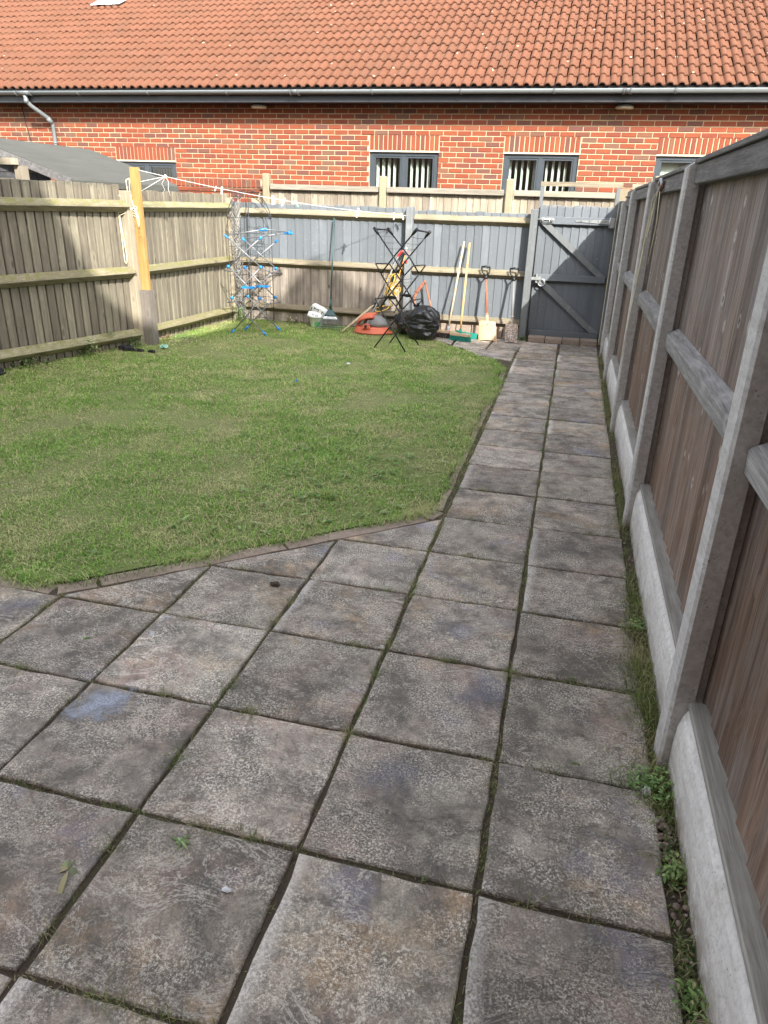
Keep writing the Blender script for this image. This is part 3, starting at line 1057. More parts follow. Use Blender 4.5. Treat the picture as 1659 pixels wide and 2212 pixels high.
# gutter: half round
gm = MB()
GY, GZ, GR = 12.075, 3.142, .058
def gring(x, r0, r1):
    o = []
    for k in range(11):
        a_ = PI + PI * k / 10
        o.append((x, GY + r0 * math.cos(a_), GZ + r0 * math.sin(a_)))
    for k in range(10, -1, -1):
        a_ = PI + PI * k / 10
        o.append((x, GY + r1 * math.cos(a_), GZ + r1 * math.sin(a_)))
    return o
gm.loft([gring(X0, GR, GR - .004), gring(X1, GR, GR - .004)], True, 0, True)
gut = part('gutter', gm, M['gutter'], bld, (-4, GY, GZ))
for x in (-10.1, -8.41, -7.11, -5.71, -3.3, -1.93, -.57, 1.09, 2.4, 3.6):
    part('gutter_bracket', MB().loft([gring(x, GR + .009, GR), gring(x + .026, GR + .009, GR)], True, 0, False), M['gutter'], gut, (x, GY, GZ))
for x, w in ((-9.62, .30), (-4.62, .15), (.40, .11)):
    part('gutter_joint', MB().loft([gring(x, GR + .005, GR + .001), gring(x + w, GR + .005, GR + .001)], True, 0, True), M['gutter'], gut, (x, GY, GZ))
    for xx in (x, x + w - .02):
        part('gutter_bracket', MB().loft([gring(xx, GR + .014, GR + .006), gring(xx + .024, GR + .014, GR + .006)], True), M['gutter'], gut, (xx, GY, GZ))
dp = part('downpipe', MB().tube([(-9.47, 12.08, 3.09), (-9.47, 12.10, 3.0), (-9.42, 12.14, 2.93), (-9.30, 12.36, 2.78), (-9.26, 12.43, 2.70), (-9.26, 12.44, 2.3), (-9.26, 12.44, 0)], .034, 12), M['gutter'], bld, (-9.26, 12.44, 0))
for p, q in (((-9.47, 12.09, 3.03), (-9.465, 12.10, 2.97)), ((-9.30, 12.37, 2.775), (-9.26, 12.43, 2.69)), ((-9.26, 12.44, 2.40), (-9.26, 12.44, 2.37))):
    part('pipe_collar', MB().tube([p, q], .040, 12), M['gutter'], dp)
part('cable', MB().tube([(-9.88, 12.48, 2.98), (-9.86, 12.485, 2.7), (-9.80, 12.485, 2.4), (-9.79, 12.485, 2.0)], .008, 5), M['black'], bld)
vent = part('roof_vent', MB().ell([(-9.95, 15.95, 5.2, .11, .11), (-9.95, 15.95, 5.75, .11, .11)], 14), M['greyplastic'], bld, (-9.95, 15.95, 5.2))
fl = MB()
fl.ell([(-9.95, 15.93, 5.16, .20, .24), (-9.95, 15.94, 5.30, .135, .14), (-9.95, 15.95, 5.42, .12, .12)], 14)
part('flashing', fl, M['lead'], vent)
ap = MB()
for k, (dx, w) in enumerate(((-.34, .16), (-.17, .15), (0, .16), (.17, .15))):
    y_ = 15.66 + .02 * (k % 2)
    z_ = EZ + (y_ - EY) * math.tan(TH) + .085
    ap.prism([(-9.95 + dx - w / 2, y_, z_), (-9.95 + dx + w / 2, y_, z_), (-9.95 + dx + w / 2 + .06, y_ + .3, z_ + .16), (-9.95 + dx - w / 2 + .06, y_ + .3, z_ + .16)], (0, -.004, .012))
part('lead_apron', ap, M['lead'], vent)
for x, lab in ((-5.29, 'round cream bulkhead light under the eaves above blank wall left of the windows'), (.46, 'round cream bulkhead light under the eaves between the two right windows')):
    wl = thing('wall_light', lab, 'light', (x, WY, 2.93), 'bulkhead lights under the eaves')
    b_ = MB()
    b_.tube([(x, WY, 2.985), (x, WY - .14, 2.975)], [.085, .105], 16)
    part('back_plate', MB().ell([(x, WY - .10, 2.955, .125, .105), (x, WY - .10, 2.985, .09, .075)], 18), M['greyplastic'], wl)
    part('lamp_cover', MB().ell([(x, WY - .10, 2.925, .12, .10), (x, WY - .10, 2.935, .128, .108), (x, WY - .10, 2.952, .128, .108)], 18), M['cream'], wl)

# ------------------------------------------------------------------ low brick wall, left, in front of the building
lw = thing('low_brick_wall', 'low red brick wall with tile creasing beside the concrete post', 'wall', (-6.5, 10.7, 0))
part('wall_body', MB().box(-9.4, -4.56, 10.66, 10.86, -.1, 1.655), M['mortar'], lw)
me = [brick_mesh(CO - .011, .105, .215, k + 900) for k in range(4)]
x = -8.2
while x < -4.62:
    inst('coping_brick', random.choice(me), lw, (x, 10.655, 1.712))
    x += CO
part('creasing_mortar', MB().box(-9.4, -4.56, 10.672, 10.85, 1.683, 1.815), M['mortar'], lw)
x = -8.2
while x < -4.7:
    part('creasing_tile', MB().box(x, x + .16, 10.615, 10.90, 1.668, 1.683).box(x + .08, x + .24, 10.625, 10.89, 1.685, 1.700), M['brick'], lw, (x, 10.7, 1.67))
    x += .165
for k in range(3):
    z = 1.655 - (k + 1) * CO
    x = -8.2 + (BL / 2 if k % 2 else 0)
    while x < -4.8:
        inst('brick', random.choice(BM), lw, (x, 10.648, z))
        x += BL

# ------------------------------------------------------------------ fences
def board_meshes(w, h, mat, t0=.019, t1=.007, n_=4, name='board', groove=0.0):
    out = []
    for k in range(n_):
        hh = h + random.uniform(-.006, .006)
        m_ = MB()
        tl_ = random.uniform(-.004, .004)
        prof = [(0, .006), (0, -t0 + .002), (.003, -t0), (w - .002, -t1), (w, -t1 + .002), (w, .0)]
        if groove:
            wg = w - groove
            prof = [(0, .022), (0, -t0 + .003), (.004, -t0), (wg - .003, -t1), (wg, -t1 + .003), (wg, .012), (w + .002, .012), (w + .002, .022)]
        rings = [[(x, y, 0) for x, y in prof], [(x, y, hh - .002 + (tl_ if x > w / 2 else 0)) for x, y in prof], [(x, y * .8, hh + (tl_ if x > w / 2 else 0)) for x, y in prof]]
        m_.loft(rings, True)
        out.append(m_.mesh(name, mat))
    return out


def boards(parent, p0, p1, z0, pitch, meshes, jz=.004):
    p0, p1 = Vector((*p0, 0)), Vector((*p1, 0))
    L = (p1 - p0).length
    u = (p1 - p0) / L
    n_ = max(1, round(L / pitch))
    st = L / n_
    rz = math.atan2(u.y, u.x)
    for i in range(n_):
        p = p0 + u * (i * st)
        inst('board', random.choice(meshes), parent, (p.x, p.y, z0 + random.uniform(-jz, jz)), (0, random.uniform(-.003, .003), rz + random.uniform(-.01, .01)))


def rail(parent, p0, p1, z, mat, kind='arris', name='rail', size=1.0, off=0.0, cut=0.0):
    """rail along p0->p1; its front is on the right of that direction"""
    p0, p1 = Vector((*p0, 0)), Vector((*p1, 0))
    u = (p1 - p0).normalized()
    nf = Vector((u.y, -u.x, 0))
    if kind == 'arris':
        prof = [(0.0, .045), (.052, .006), (.055, -.006), (0.0, -.045)]
    elif kind == 'wide':
        prof = [(0.0, .05), (.048, .026), (.052, .018), (.050, -.042), (.046, -.046), (0.0, -.05)]
    elif kind == 'square':
        prof = [(0.0, .035), (.036, .035), (.04, .031), (.04, -.031), (.036, -.035), (0.0, -.035)]
    else:
        prof = [(0.0, .045), (.036, .045), (.04, .041), (.04, -.041), (.036, -.045), (0.0, -.045)]
    ring = []
    def mk(p, s_):
        return [p + nf * (a_ * size + off) + u * (s_ * a_) + Vector((0, 0, z + b_ * size)) for a_, b_ in prof]
    m_ = MB()
    k = 5
    rings = []
    for i in range(k + 1):
        s_ = i / k
        p = p0.lerp(p1, s_)
        wob = Vector((0, 0, (random.uniform(-.003, .003) if 0 < i < k else 0)))
        rings.append([q + wob for q in mk(p, cut if i == 0 else (-cut if i == k else 0))])
    m_.loft(rings, True)
    c_ = (p0 + p1) / 2
    return part(name, m_, mat, parent, (c_.x, c_.y, z))


def wpost(parent, x, y, w, d, z0, z1, mat, name='post', rz=0.0, slope=0.0, b=.006):
    m_ = MB()
    m_.box(-w / 2, w / 2, -d / 2, d / 2, 0, z1 - z0, b=b)
    if slope:
        m_.v = [(a_, b_, c_ + (slope * (a_ + w / 2) / w if c_ > (z1 - z0) * .5 else 0)) for a_, b_, c_ in m_.v]
    o = link(name, m_.mesh(name, mat), parent, Vector((x, y, z0)) - org(parent), (0, 0, rz))
    return o


# left fence: two bays with a bend at the post
lf = thing('left_fence', 'weathered bare featheredge fence with mossy rails on the left of the lawn', 'fence', (-4.7, 7.3, 0))
bm = board_meshes(.095, 1.655, M['left_board'], .018, .009, groove=.009)
pa, pb, pc_ = (-5.92, 2.75), (-4.69, 7.24), (-4.555, 9.53)
pa = (-4.69 - .278 * 4.5, 7.24 - 4.5)
boards(lf, pa, (-4.70, 7.24), 0.0, .095, bm)
boards(lf, (-4.69, 7.34), pc_, -.01, .095, board_meshes(.095, 1.615, M['left_board'], .018, .009, groove=.009))
for z in (1.45, .79, .13):
    rail(lf, pa, (-4.668, 7.21), z, M['left_rail'], cut=-.6, off=.014, size=1.3)
    rail(lf, (-4.665, 7.38), (-4.535, 9.45), z + .0, M['left_rail'], cut=.0, off=.014, size=1.2)
wpost(lf, -4.655, 7.27, .10, .10, -.05, 1.60, M['post_wood'], rz=-.1)
wpost(lf, -4.53, 9.47, .075, .075, -.05, 1.56, M['post_wood'])
# yellow timber clothes post in its grey box
cp = thing('clothes_post', 'tall yellow timber post rising out of a grey wooden sleeve on left fence', 'post', (-4.55, 7.33, 0))
part('timber', MB().box(-4.60, -4.503, 7.305, 7.352, .25, 1.825, b=.003), M['yellow_wood'], cp, (-4.55, 7.33, .5))
bxm = MB()
bxm.box(-4.610, -4.492, 7.268, 7.290, -.02, .60)
bxm.box(-4.610, -4.492, 7.368, 7.390, -.02, .597)
bxm.box(-4.608, -4.588, 7.2905, 7.3675, -.02, .597)
bxm.box(-4.514, -4.494, 7.2905, 7.3675, -.02, .597)
slv = part('sleeve', bxm, M['grey_box_wood'], cp)
scr = MB()
for x, z in ((-4.594, .565), (-4.508, .567), (-4.594, .06), (-4.508, .07)):
    scr.tube([(x, 7.269, z), (x, 7.265, z)], .004, 6)
part('screw', scr, M['black'], slv)
pm = MB()
def squig(pts, x=-4.5025):
    pass
pm.tube([(-4.556, 7.3035, 1.30), (-4.55, 7.3035, 1.24), (-4.558, 7.3035, 1.20), (-4.543, 7.3035, 1.18)], .0018, 4)
pm.tube([(-4.555, 7.3035, 1.16 + 0.0)] + [(-4.543 + .017 * math.cos(a_), 7.3035, 1.125 + .03 * math.sin(a_)) for a_ in [x_ * .5 for x_ in range(14)]], .0018, 4)
part('pencil_mark', pm, M['rust'], cp)

# rear fence
rf = thing('rear_fence', 'grey painted featheredge fence across the end of lawn with bare wood under its left bay', 'fence', (-2.5, 9.55, 0))
RY = 9.56
boards(rf, (-4.52, RY), (-2.06, RY), .0, .113, board_meshes(.13, 1.515, M['rear_two_tone']))
boards(rf, (-2.06, RY), (-.52, RY), .13, .106, board_meshes(.122, 1.36, M['rear_paint']))
for z, off in ((1.395, 0), (.775, 0), (.185, 0)):
    rail(rf, (-4.47, RY - .012), (-2.10, RY - .012), z, M['rear_rail'], kind='arris', size=1.25)
    rail(rf, (-2.005, RY - .012), (-.56, RY - .012), z - .005, M['rear_rail'], kind='arris', size=1.25)
wpost(rf, -2.055, RY - .075, .085, .135, -.05, 1.525, M['paint_post'])
wpost(rf, -.513, RY - .095, .085, .175, -.05, 1.545, M['paint_post'])
gbm = MB()
for i in range(7):
    x = -2.0 + i * .205
    part('base_brick', MB().box(x, x + .195, RY - .03, RY + .06, -.05, .118 + random.uniform(-.004, .004), b=.006), M['edging'], rf, (x, RY, 0))
# gate
gt = thing('garden_gate', 'grey boarded garden gate with two diagonal braces and ring latch', 'gate', (0, 9.55, 0))
M['gate_paint'] = painted('grey_gate_paint', GREY, None, None, 1.535)
GB = board_meshes(.113, 1.57, M['gate_paint'])
boards(gt, (-.455, RY), (.425, RY), .025, .0975, GB)
PX = M['paint_x']
for z, h in ((1.425, .042), (.765, .038), (.075, .045)):
    m_ = MB().box(-.43, .415, RY - .062, RY - .021, z - h, z + h, b=.004)
    part('rail', m_, PX, gt, (0, RY, z))
for (a_, b_) in (((-.36, 1.375), (.36, .80)), ((-.37, .725), (.365, .125))):
    part('brace', MB().bar((a_[0], RY - .041, a_[1]), (b_[0], RY - .041, b_[1]), .040, .085, (0, 1, 0)) if False else MB().prism(
        [(a_[0] - .055, RY - .060, a_[1]), (a_[0] + .055, RY - .060, a_[1]), (b_[0] + .06, RY - .060, b_[1]), (b_[0] - .05, RY - .060, b_[1])], (0, .038, 0)), M['paint_post'], gt, (a_[0], RY, a_[1]))
hg = MB()
hg.prism([(-.02, RY - .064, 1.432), (.37, RY - .064, 1.452), (.37, RY - .064, 1.40), (-.02, RY - .064, 1.418)], (0, -.005, 0))
hg.box(.372, .43, RY - .075, RY - .060, 1.36, 1.475)
hg.tube([(.372, RY - .07, 1.36), (.372, RY - .07, 1.475)], .009, 8)
hi = part('hinge', hg, M['zinc'], gt)
sc_ = MB()
for x in (.04, .14, .24, .33):
    sc_.tube([(x, RY - .069, 1.426), (x, RY - .073, 1.426)], .006, 6)
part('screw', sc_, M['black'], hi)
bo = MB()
bo.box(-.44, -.27, RY - .070, RY - .064, 1.40, 1.455)
bo.tube([(-.52, RY - .083, 1.432), (-.28, RY - .083, 1.432)], .009, 8)
bo.tube([(-.33, RY - .083, 1.432), (-.33, RY - .10, 1.40)], .006, 6)
bo.box(-.42, -.40, RY - .094, RY - .07, 1.415, 1.45).box(-.31, -.29, RY - .094, RY - .07, 1.415, 1.45)
part('bolt', bo, M['zinc'], gt)
la = MB()
la.box(-.53, -.36, RY - .125, RY - .112, .735, .77)
la.box(-.42, -.395, RY - .112, RY - .062, .70, .80)
la.box(-.39, -.355, RY - .085, RY - .062, .69, .78)
la.tube([(-.345 + .042 * math.cos(a_), RY - .09, .705 + .042 * math.sin(a_)) for a_ in [2 * PI * k / 16 for k in range(17)]], .007, 6)
part('ring_latch', la, M['zinc'], gt)
# frame of posts and a bar above the gate
gf = thing('gate_frame', 'thin timber frame with weathered top bar standing above the grey gate', 'frame', (0, 9.66, 0))
part('post', MB().box(-.482, -.440, 9.60, 9.645, -.05, 1.80), M['paint_post'], gf, (-.46, 9.62, 0))
part('post', MB().box(.405, .447, 9.60, 9.645, -.05, 1.80), M['paint_post'], gf, (.42, 9.62, 0))
part('top_bar', MB().box(-.485, .47, 9.598, 9.642, 1.802, 1.852, b=.003), M['rear_rail'], gf, (0, 9.62, 1.8))

# second fence, just behind
sf = thing('second_fence', 'pale wooden fence with concrete posts showing over the top of the grey fence', 'fence', (-2, 10.6, 0))
SY = 10.5
for (x0, x1) in ((-4.33, -2.73), (-2.61, -1.0), (-.87, .86), (1.0, 2.6)):
    boards(sf, (x0, SY), (x1, SY), .02, .098, board_meshes(.115, 1.70, M['second_board']), jz=.012)
    part('cap_rail', MB().box(x0, x1, SY - .075, SY - .018, 1.695, 1.765, b=.004), M['second_cap'], sf, ((x0 + x1) / 2, SY, 1.73))
    rail(sf, (x0, SY - .012), (x1, SY - .012), .9, M['second_cap'])
for x in (-4.40, -2.67, -.93, .93):
    wpost(sf, x, SY - .02, .10, .10, -.1, 1.90 if x < .5 else 1.97, M['agg_post'], b=.012)
wpost(sf, .50, 10.1, .17, .1, -.1, 1.80, M['agg_post'], name='timber_post')
part('cap_rail', MB().box(.6, 1.05, 10.05, 10.1, 1.80, 1.86), M['rear_rail'], sf, (.8, 10.1, 1.8))

# right fence: concrete posts and gravel boards
rt = thing('right_fence', 'brown boarded fence with pale concrete posts and gravel boards along the path', 'fence', (.5, 5, 0))
PYS = [.07, 1.895, 3.725, 5.555, 7.385, 8.72]
RX = .548
TOPZ = {0: 1.77, 1: 1.77, 2: 1.765, 3: 1.755, 4: 1.74, 5: 1.66}
for i, y in enumerate(PYS):
    # H-section concrete post: slender, with a sloped top
    w = .105 if i < 5 else .09
    m_ = MB()
    zt = TOPZ[i]
    q_ = w / 2 - .030
    prof = [(.438, y - w / 2 + .010), (.447, y - w / 2), (.500, y - w / 2 + .003), (.503, y - q_), (.60, y - q_), (.60, y + q_), (.503, y + q_), (.500, y + w / 2 - .003), (.447, y + w / 2), (.438, y + w / 2 - .010)]
    ztop = lambda x: zt - .03 + min(.045, (x - .438) * .7)
    m_.loft([[(x_, y_, -.1) for x_, y_ in prof], [(x_, y_, ztop(x_)) for x_, y_ in prof]], True)
    part('post', m_, M['conc_post'], rt, (.5, y, 0))
BR = board_meshes(.122, 1.52, M['right_board'], .022, .012, 6, groove=.005)
def bay(ya, yb, zt, zb=.265, first=False):
    """ya near, yb far"""
    boards(rt, (RX, yb), (RX, ya), zb - .02, .122, BR, .003)
    ya += .030; yb -= .030
    # concrete gravel board with a rounded front edge
    m_ = MB()
    pr = [(.545, -.12), (.472, -.12), (.468, .10), (.470, .16), (.476, .20), (.488, .222), (.505, .232), (.545, .236)]
    nseg = 8
    rings = []
    for k in range(nseg + 1):
        yy = ya + (yb - ya) * k / nseg
        rings.append([(x + random.uniform(-.0015, .0015), yy, z + (random.uniform(-.003, .003) if z > .1 else 0)) for x, z in pr])
    m_.loft(rings[::-1], True)
    part('gravel_board', m_, M['gravel_board'], rt, (.5, (ya + yb) / 2, 0))
    # weathered timber strip lying on it
    part('base_strip', MB().box(.482, .546, ya + .004, yb - .004, .238, .258, b=.004), M['right_strip'], rt, (.51, (ya + yb) / 2, .25))
    rail(rt, (RX - .02, yb - .002), (RX - .02, ya + .002), 1.0, M['right_rail'], kind='wide', size=.97)
    # top rail
    part('top_rail', MB().box(.475, .528, ya + .003, yb - .003, zt - .09, zt - .012, b=.004), M['right_cap'], rt, (.5, (ya + yb) / 2, zt))
    part('capping', MB().box(.462, .60, ya + .004, yb - .004, zt - .010, zt + .008, b=.003), M['right_cap'], rt, (.5, (ya + yb) / 2, zt))
h_ = .024
bay(-.62, PYS[0] - h_, 1.76)
for i in range(5):
    bay(PYS[i] + h_, PYS[i + 1] - (h_ if i < 4 else .018), (TOPZ[i] + TOPZ[i + 1]) / 2 - .01)
bay(PYS[5] + .018, 9.50, 1.60)
wpost(rt, .505, 9.57, .11, .09, -.1, 1.66, M['paint_post'])

# ------------------------------------------------------------------ shed behind left fence
sh = thing('garden_shed', 'dark shed with green felt pitched roof behind the left fence', 'shed', (-6.2, 8.2, 0))
ya, yb = 6.95, 9.05
EX, EZ2, RXs, RZ = -5.02, 1.69, -6.25, 2.09
rg = MB()
nseg = 10
top, bot = [], []
rings = []
for k in range(nseg + 1):
    y = ya + (yb - ya) * k / nseg
    sag = random.uniform(-.006, .006)
    rings.append([(EX + .01, y, EZ2 - .075), (EX, y, EZ2 - .01 + sag), (EX - .03, y, EZ2 + .012 + sag), (RXs * .5 + EX * .5, y, (EZ2 + RZ) / 2 + .01 + sag), (RXs, y, RZ + sag * .3), (2 * RXs - EX, y, EZ2), (2 * RXs - EX, y, EZ2 - .03), (RXs, y, RZ - .04), (EX - .03, y, EZ2 - .03), (EX - .004, y, EZ2 - .07)])
rg.loft(rings, True)
shr = part('roof', rg, M['felt'], sh)
part('bargeboard', MB().prism([(EX - .02, ya - .02, EZ2 + .005), (RXs, ya - .02, RZ - .004), (RXs, ya - .02, RZ - .075), (EX - .02, ya - .02, EZ2 - .07)], (0, .018, 0)), M['right_cap'], sh)
for k in range(16):
    z = .0 + k * .125
    xr = -5.17 if z < 1.55 else -5.17 - (z - 1.55) * 3.0
    xl = 2 * RXs - xr
    if xr > xl + .1:
        part('cladding_board', MB().box(xl, xr, ya + .12, ya + .14, z, z + .119), M['shed_wood'], sh, (-6.2, ya + .12, z))
for k in range(13):
    z = k * .125
    part('cladding_board', MB().box(-5.175, -5.155, ya + .145, yb - .1, z, z + .119), M['shed_wood'], sh, (-5.2, 8, z))
wf = thing('timber_trellis', 'small weathered timber frame showing above the left fence before the shed', 'trellis', (-5.6, 6.7, 0))
part('rail', MB().box(-6.4, -5.42, 6.62, 6.67, 1.80, 1.86), M['post_wood'], wf, (-5.9, 6.6, 1.8))
part('upright', MB().box(-5.48, -5.42, 6.672, 6.80, -.05, 1.795), M['post_wood'], wf, (-5.45, 6.7, 0))
part('upright', MB().box(-6.35, -6.29, 6.672, 6.72, -.05, 1.795), M['post_wood'], wf, (-6.3, 6.7, 0))
part('rail', MB().box(-6.4, -5.49, 6.62, 6.66, 1.62, 1.68), M['post_wood'], wf, (-5.9, 6.6, 1.6))

# ------------------------------------------------------------------ house behind the viewpoint (casts the gabled shade)
hs = thing('gabled_house', 'tall house behind the viewpoint whose gables shade the lawn', 'house', (0, -3, 0))
hy = -3.2
sx, sz = .62 * (9.55 - hy), .80 * (9.55 - hy)
prof = [(-13, 0), (-13, 4.5)]
for p, q in ((-10.2, -1.2), (-8.6, .9), (-6.45, -1.60), (-5.62, -1.62), (-3.34, .83), (-2.0, .08), (2.6, -3.3)):
    prof.append((p + sx, q + sz))
prof += [(2.6 + sx, 0)]
part('wall', MB().prism([(x, hy, z) for x, z in prof], (0, -6, 0)), M['housebrick'], hs)
for (a_, b_) in zip(prof[2:-2], prof[3:-1]):
    u_ = Vector((b_[0] - a_[0], 0, b_[1] - a_[1])).normalized()
    nn_ = Vector((-u_.z, 0, u_.x))
    A_, B_ = Vector((a_[0], hy - .01, a_[1])), Vector((b_[0], hy - .01, b_[1]))
    part('roof_slope', MB().prism([A_ + nn_ * .003, B_ + nn_ * .003, B_ + nn_ * .05, A_ + nn_ * .05], (0, -6, 0)), M['houseroof'], hs, (a_[0], hy, a_[1]))

# ------------------------------------------------------------------ washing line, pegs, ropes
def sagline(A, B, sag, n_=24):
    A, B = Vector(A), Vector(B)
    return [A.lerp(B, k / n_) - Vector((0, 0, sag * 4 * (k / n_) * (1 - k / n_))) for k in range(n_ + 1)]


LA, LB = Vector((-4.50, 7.32, 1.80)), Vector((-2.05, 9.462, 1.42))
lp = sagline(LA, LB, .062)
cl = thing('washing_line', 'white washing line from yellow post down to the middle post of grey fence', 'washing line', (-4.5, 7.32, 1.8))
part('cord', MB().tube(lp, .0030, 6), M['line'], cl)
kn = lp[2]
part('guy_cord', MB().tube([kn, (-4.497, 7.33, 1.69)], .0028, 6).tube([kn, (-4.495, 7.33, 1.60)], .0028, 6), M['line'], cl)
part('loose_end', MB().tube([kn, kn + Vector((.03, 0, -.05)), kn + Vector((.02, .0, -.12)), kn + Vector((.04, .0, -.19))], .0025, 5).tube([kn, kn + Vector((-.05, 0, -.07)), kn + Vector((-.02, 0, -.13)), kn + Vector((-.07, 0, -.18))], .002, 5), M['line'], cl)
part('knot', MB().ell([(kn.x, kn.y, kn.z - .018, .006, .006), (kn.x, kn.y, kn.z, .014, .014), (kn.x, kn.y, kn.z + .02, .006, .006)], 8), M['line'], cl)


def peg_mesh(mat):
    m_ = MB()
    for s_ in (-1, 1):
        m_.prism([(-.005, s_ * .003, .022), (.005, s_ * .003, .022), (.006, s_ * .004, -.028), (.004, s_ * .011, -.052), (-.004, s_ * .011, -.052), (-.006, s_ * .004, -.028)], (0, s_ * .006, 0))
    return m_


PEGL = ['white peg nearest the yellow post, tilted', 'white peg hanging straight in front of the red low wall', 'wide white peg just right of the black trellis top', 'white peg splayed open like a cross', 'pale blue peg with a blue clip', 'white cross shaped peg in the middle of the bare span', 'white peg on the line, second from the middle fence post', 'white slanting peg on the line closest to the middle fence post']
for i, s_ in enumerate((.247, .267, .446, .489, .534, .777, .93, .962)):
    f_ = s_ * (len(lp) - 1)
    k = int(f_)
    p = lp[k].lerp(lp[min(k + 1, len(lp) - 1)], f_ - k)
    mat = M['blue'] if i == 4 else M['white']
    if i == 4:
        mat = M['mint']
    m_ = peg_mesh(mat)
    sc_ = (.7, 1.0, 1.25, 1.2, .95, 1.35, 1.05, 1.05)[i]
    rot = Matrix.Rotation(math.radians((20, 3, -3, 25, -25, 10, 3, -28)[i]), 4, 'Y') @ Matrix.Scale(sc_ * 1.05, 4)
    m_.v = [tuple(rot @ Vector(q)) for q in m_.v]
    if i in (3, 5):
        m_.box(-.035, .035, -.004, .004, -.006, .004)
    if i == 2:
        m_.box(.0, .026, -.006, .006, -.06, .026)
    m_.v = [(q[0] + p.x, q[1] + p.y, q[2] + p.z) for q in m_.v]
    o = solo('clothes_peg', m_, mat, PEGL[i], 'peg', 'pegs on the washing line', p)

rl = thing('rope_coil', 'cream rope wound and looped around the yellow timber post', 'rope', (-4.6, 7.3, 1.4))
rp = MB()
x0 = -4.615
rp.tube([(-4.60, 7.295, 1.72), (-4.64, 7.29, 1.70), (-4.635, 7.29, 1.60), (-4.61, 7.295, 1.54), (-4.585, 7.296, 1.46), (-4.57, 7.297, 1.40)], .005, 6)
rp.tube([(-4.60, 7.295, 1.71), (-4.61, 7.29, 1.6), (-4.60, 7.295, 1.5), (-4.585, 7.297, 1.44)], .005, 6)
rp.tube([(-4.59, 7.295, 1.55), (-4.65, 7.25, 1.545), (-4.70, 7.21, 1.555), (-4.66, 7.24, 1.52), (-4.60, 7.295, 1.50)], .005, 6)
for k in range(5):
    z = 1.46 - .025 * k
    rp.tube([(-4.60, 7.297, z), (-4.57, 7.296, z - .012), (-4.545, 7.297, z - .02 + .01 * (k % 2))], .005, 6)
rp.tube([(-4.575, 7.296, 1.42), (-4.56, 7.294, 1.36), (-4.555, 7.294, 1.30), (-4.545, 7.294, 1.24)], .0045, 6)
rp.tube([(-4.565, 7.296, 1.42), (-4.545, 7.294, 1.38), (-4.535, 7.294, 1.30), (-4.54, 7.294, 1.24)], .0045, 6)
rp.tube([(-4.59, 7.296, 1.44), (-4.64, 7.22, 1.40), (-4.69, 7.19, 1.385), (-4.705, 7.18, 1.43), (-4.715, 7.18, 1.46)], .005, 6)
rp.tube([(-4.59, 7.296, 1.43), (-4.64, 7.22, 1.385), (-4.685, 7.18, 1.36)], .005, 6)
part('winding', rp, M['rope'], rl)
lo = [(-4.715, 7.18, 1.46), (-4.695, 7.175, 1.36), (-4.688, 7.172, 1.2), (-4.683, 7.170, 1.0), (-4.680, 7.168, .90), (-4.664, 7.168, .875), (-4.650, 7.168, .90), (-4.653, 7.170, 1.0), (-4.672, 7.172, 1.2), (-4.685, 7.176, 1.36), (-4.66, 7.2, 1.375), (-4.60, 7.295, 1.42)]
part('hanging_loop', MB().tube(lo, .0042, 6), M['rope'], rl)

rr = thing('hanging_cord', 'thin pale cords knotted at the top rail and hanging down the right fence', 'cord', (.43, 4.95, 1.69))
hm = MB()
hm.tube([(.452, 4.97, 1.68), (.432, 5.05, 1.62), (.430, 5.13, 1.37), (.428, 5.20, 1.15), (.427, 5.26, 1.085), (.428, 5.22, 1.13), (.43, 5.12, 1.33), (.45, 4.99, 1.67)], .003, 5)
hm.tube([(.452, 4.96, 1.68), (.428, 5.02, 1.5), (.428, 5.15, 1.2), (.427, 5.36, .7), (.427, 5.42, .58), (.428, 5.40, .63), (.428, 5.22, 1.0), (.43, 5.10, 1.3), (.45, 5.0, 1.66)], .003, 5)
hm.tube([(.452, 4.9, 1.68), (.46, 4.86, 1.5), (.458, 4.88, 1.38), (.455, 4.93, 1.25)], .003, 5)
part('strand', hm, M['rope'], rr)
km = MB()
for k in range(10):
    a0 = random.uniform(0, 6)
    km.tube([(.458 + random.uniform(-.012, .01), 4.93 + .05 * math.cos(a0 + q * .9), 1.69 + .03 * math.sin(a0 + q * .9)) for q in range(6)], .005, 5)
part('knot', km, M['rust'], rr)
km = MB()
for k in range(5):
    a0 = random.uniform(0, 6)
    km.tube([(.450 + random.uniform(-.006, .006), 4.93 + .05 * math.cos(a0 + q * .9), 1.70 + .035 * math.sin(a0 + q * .9)) for q in range(6)], .004, 5)
part('tie', km, M['lead'], rr)

# ------------------------------------------------------------------ clothes airers
def seg(mb, a, b, r):
    mb.tube([a, b], r, 7)


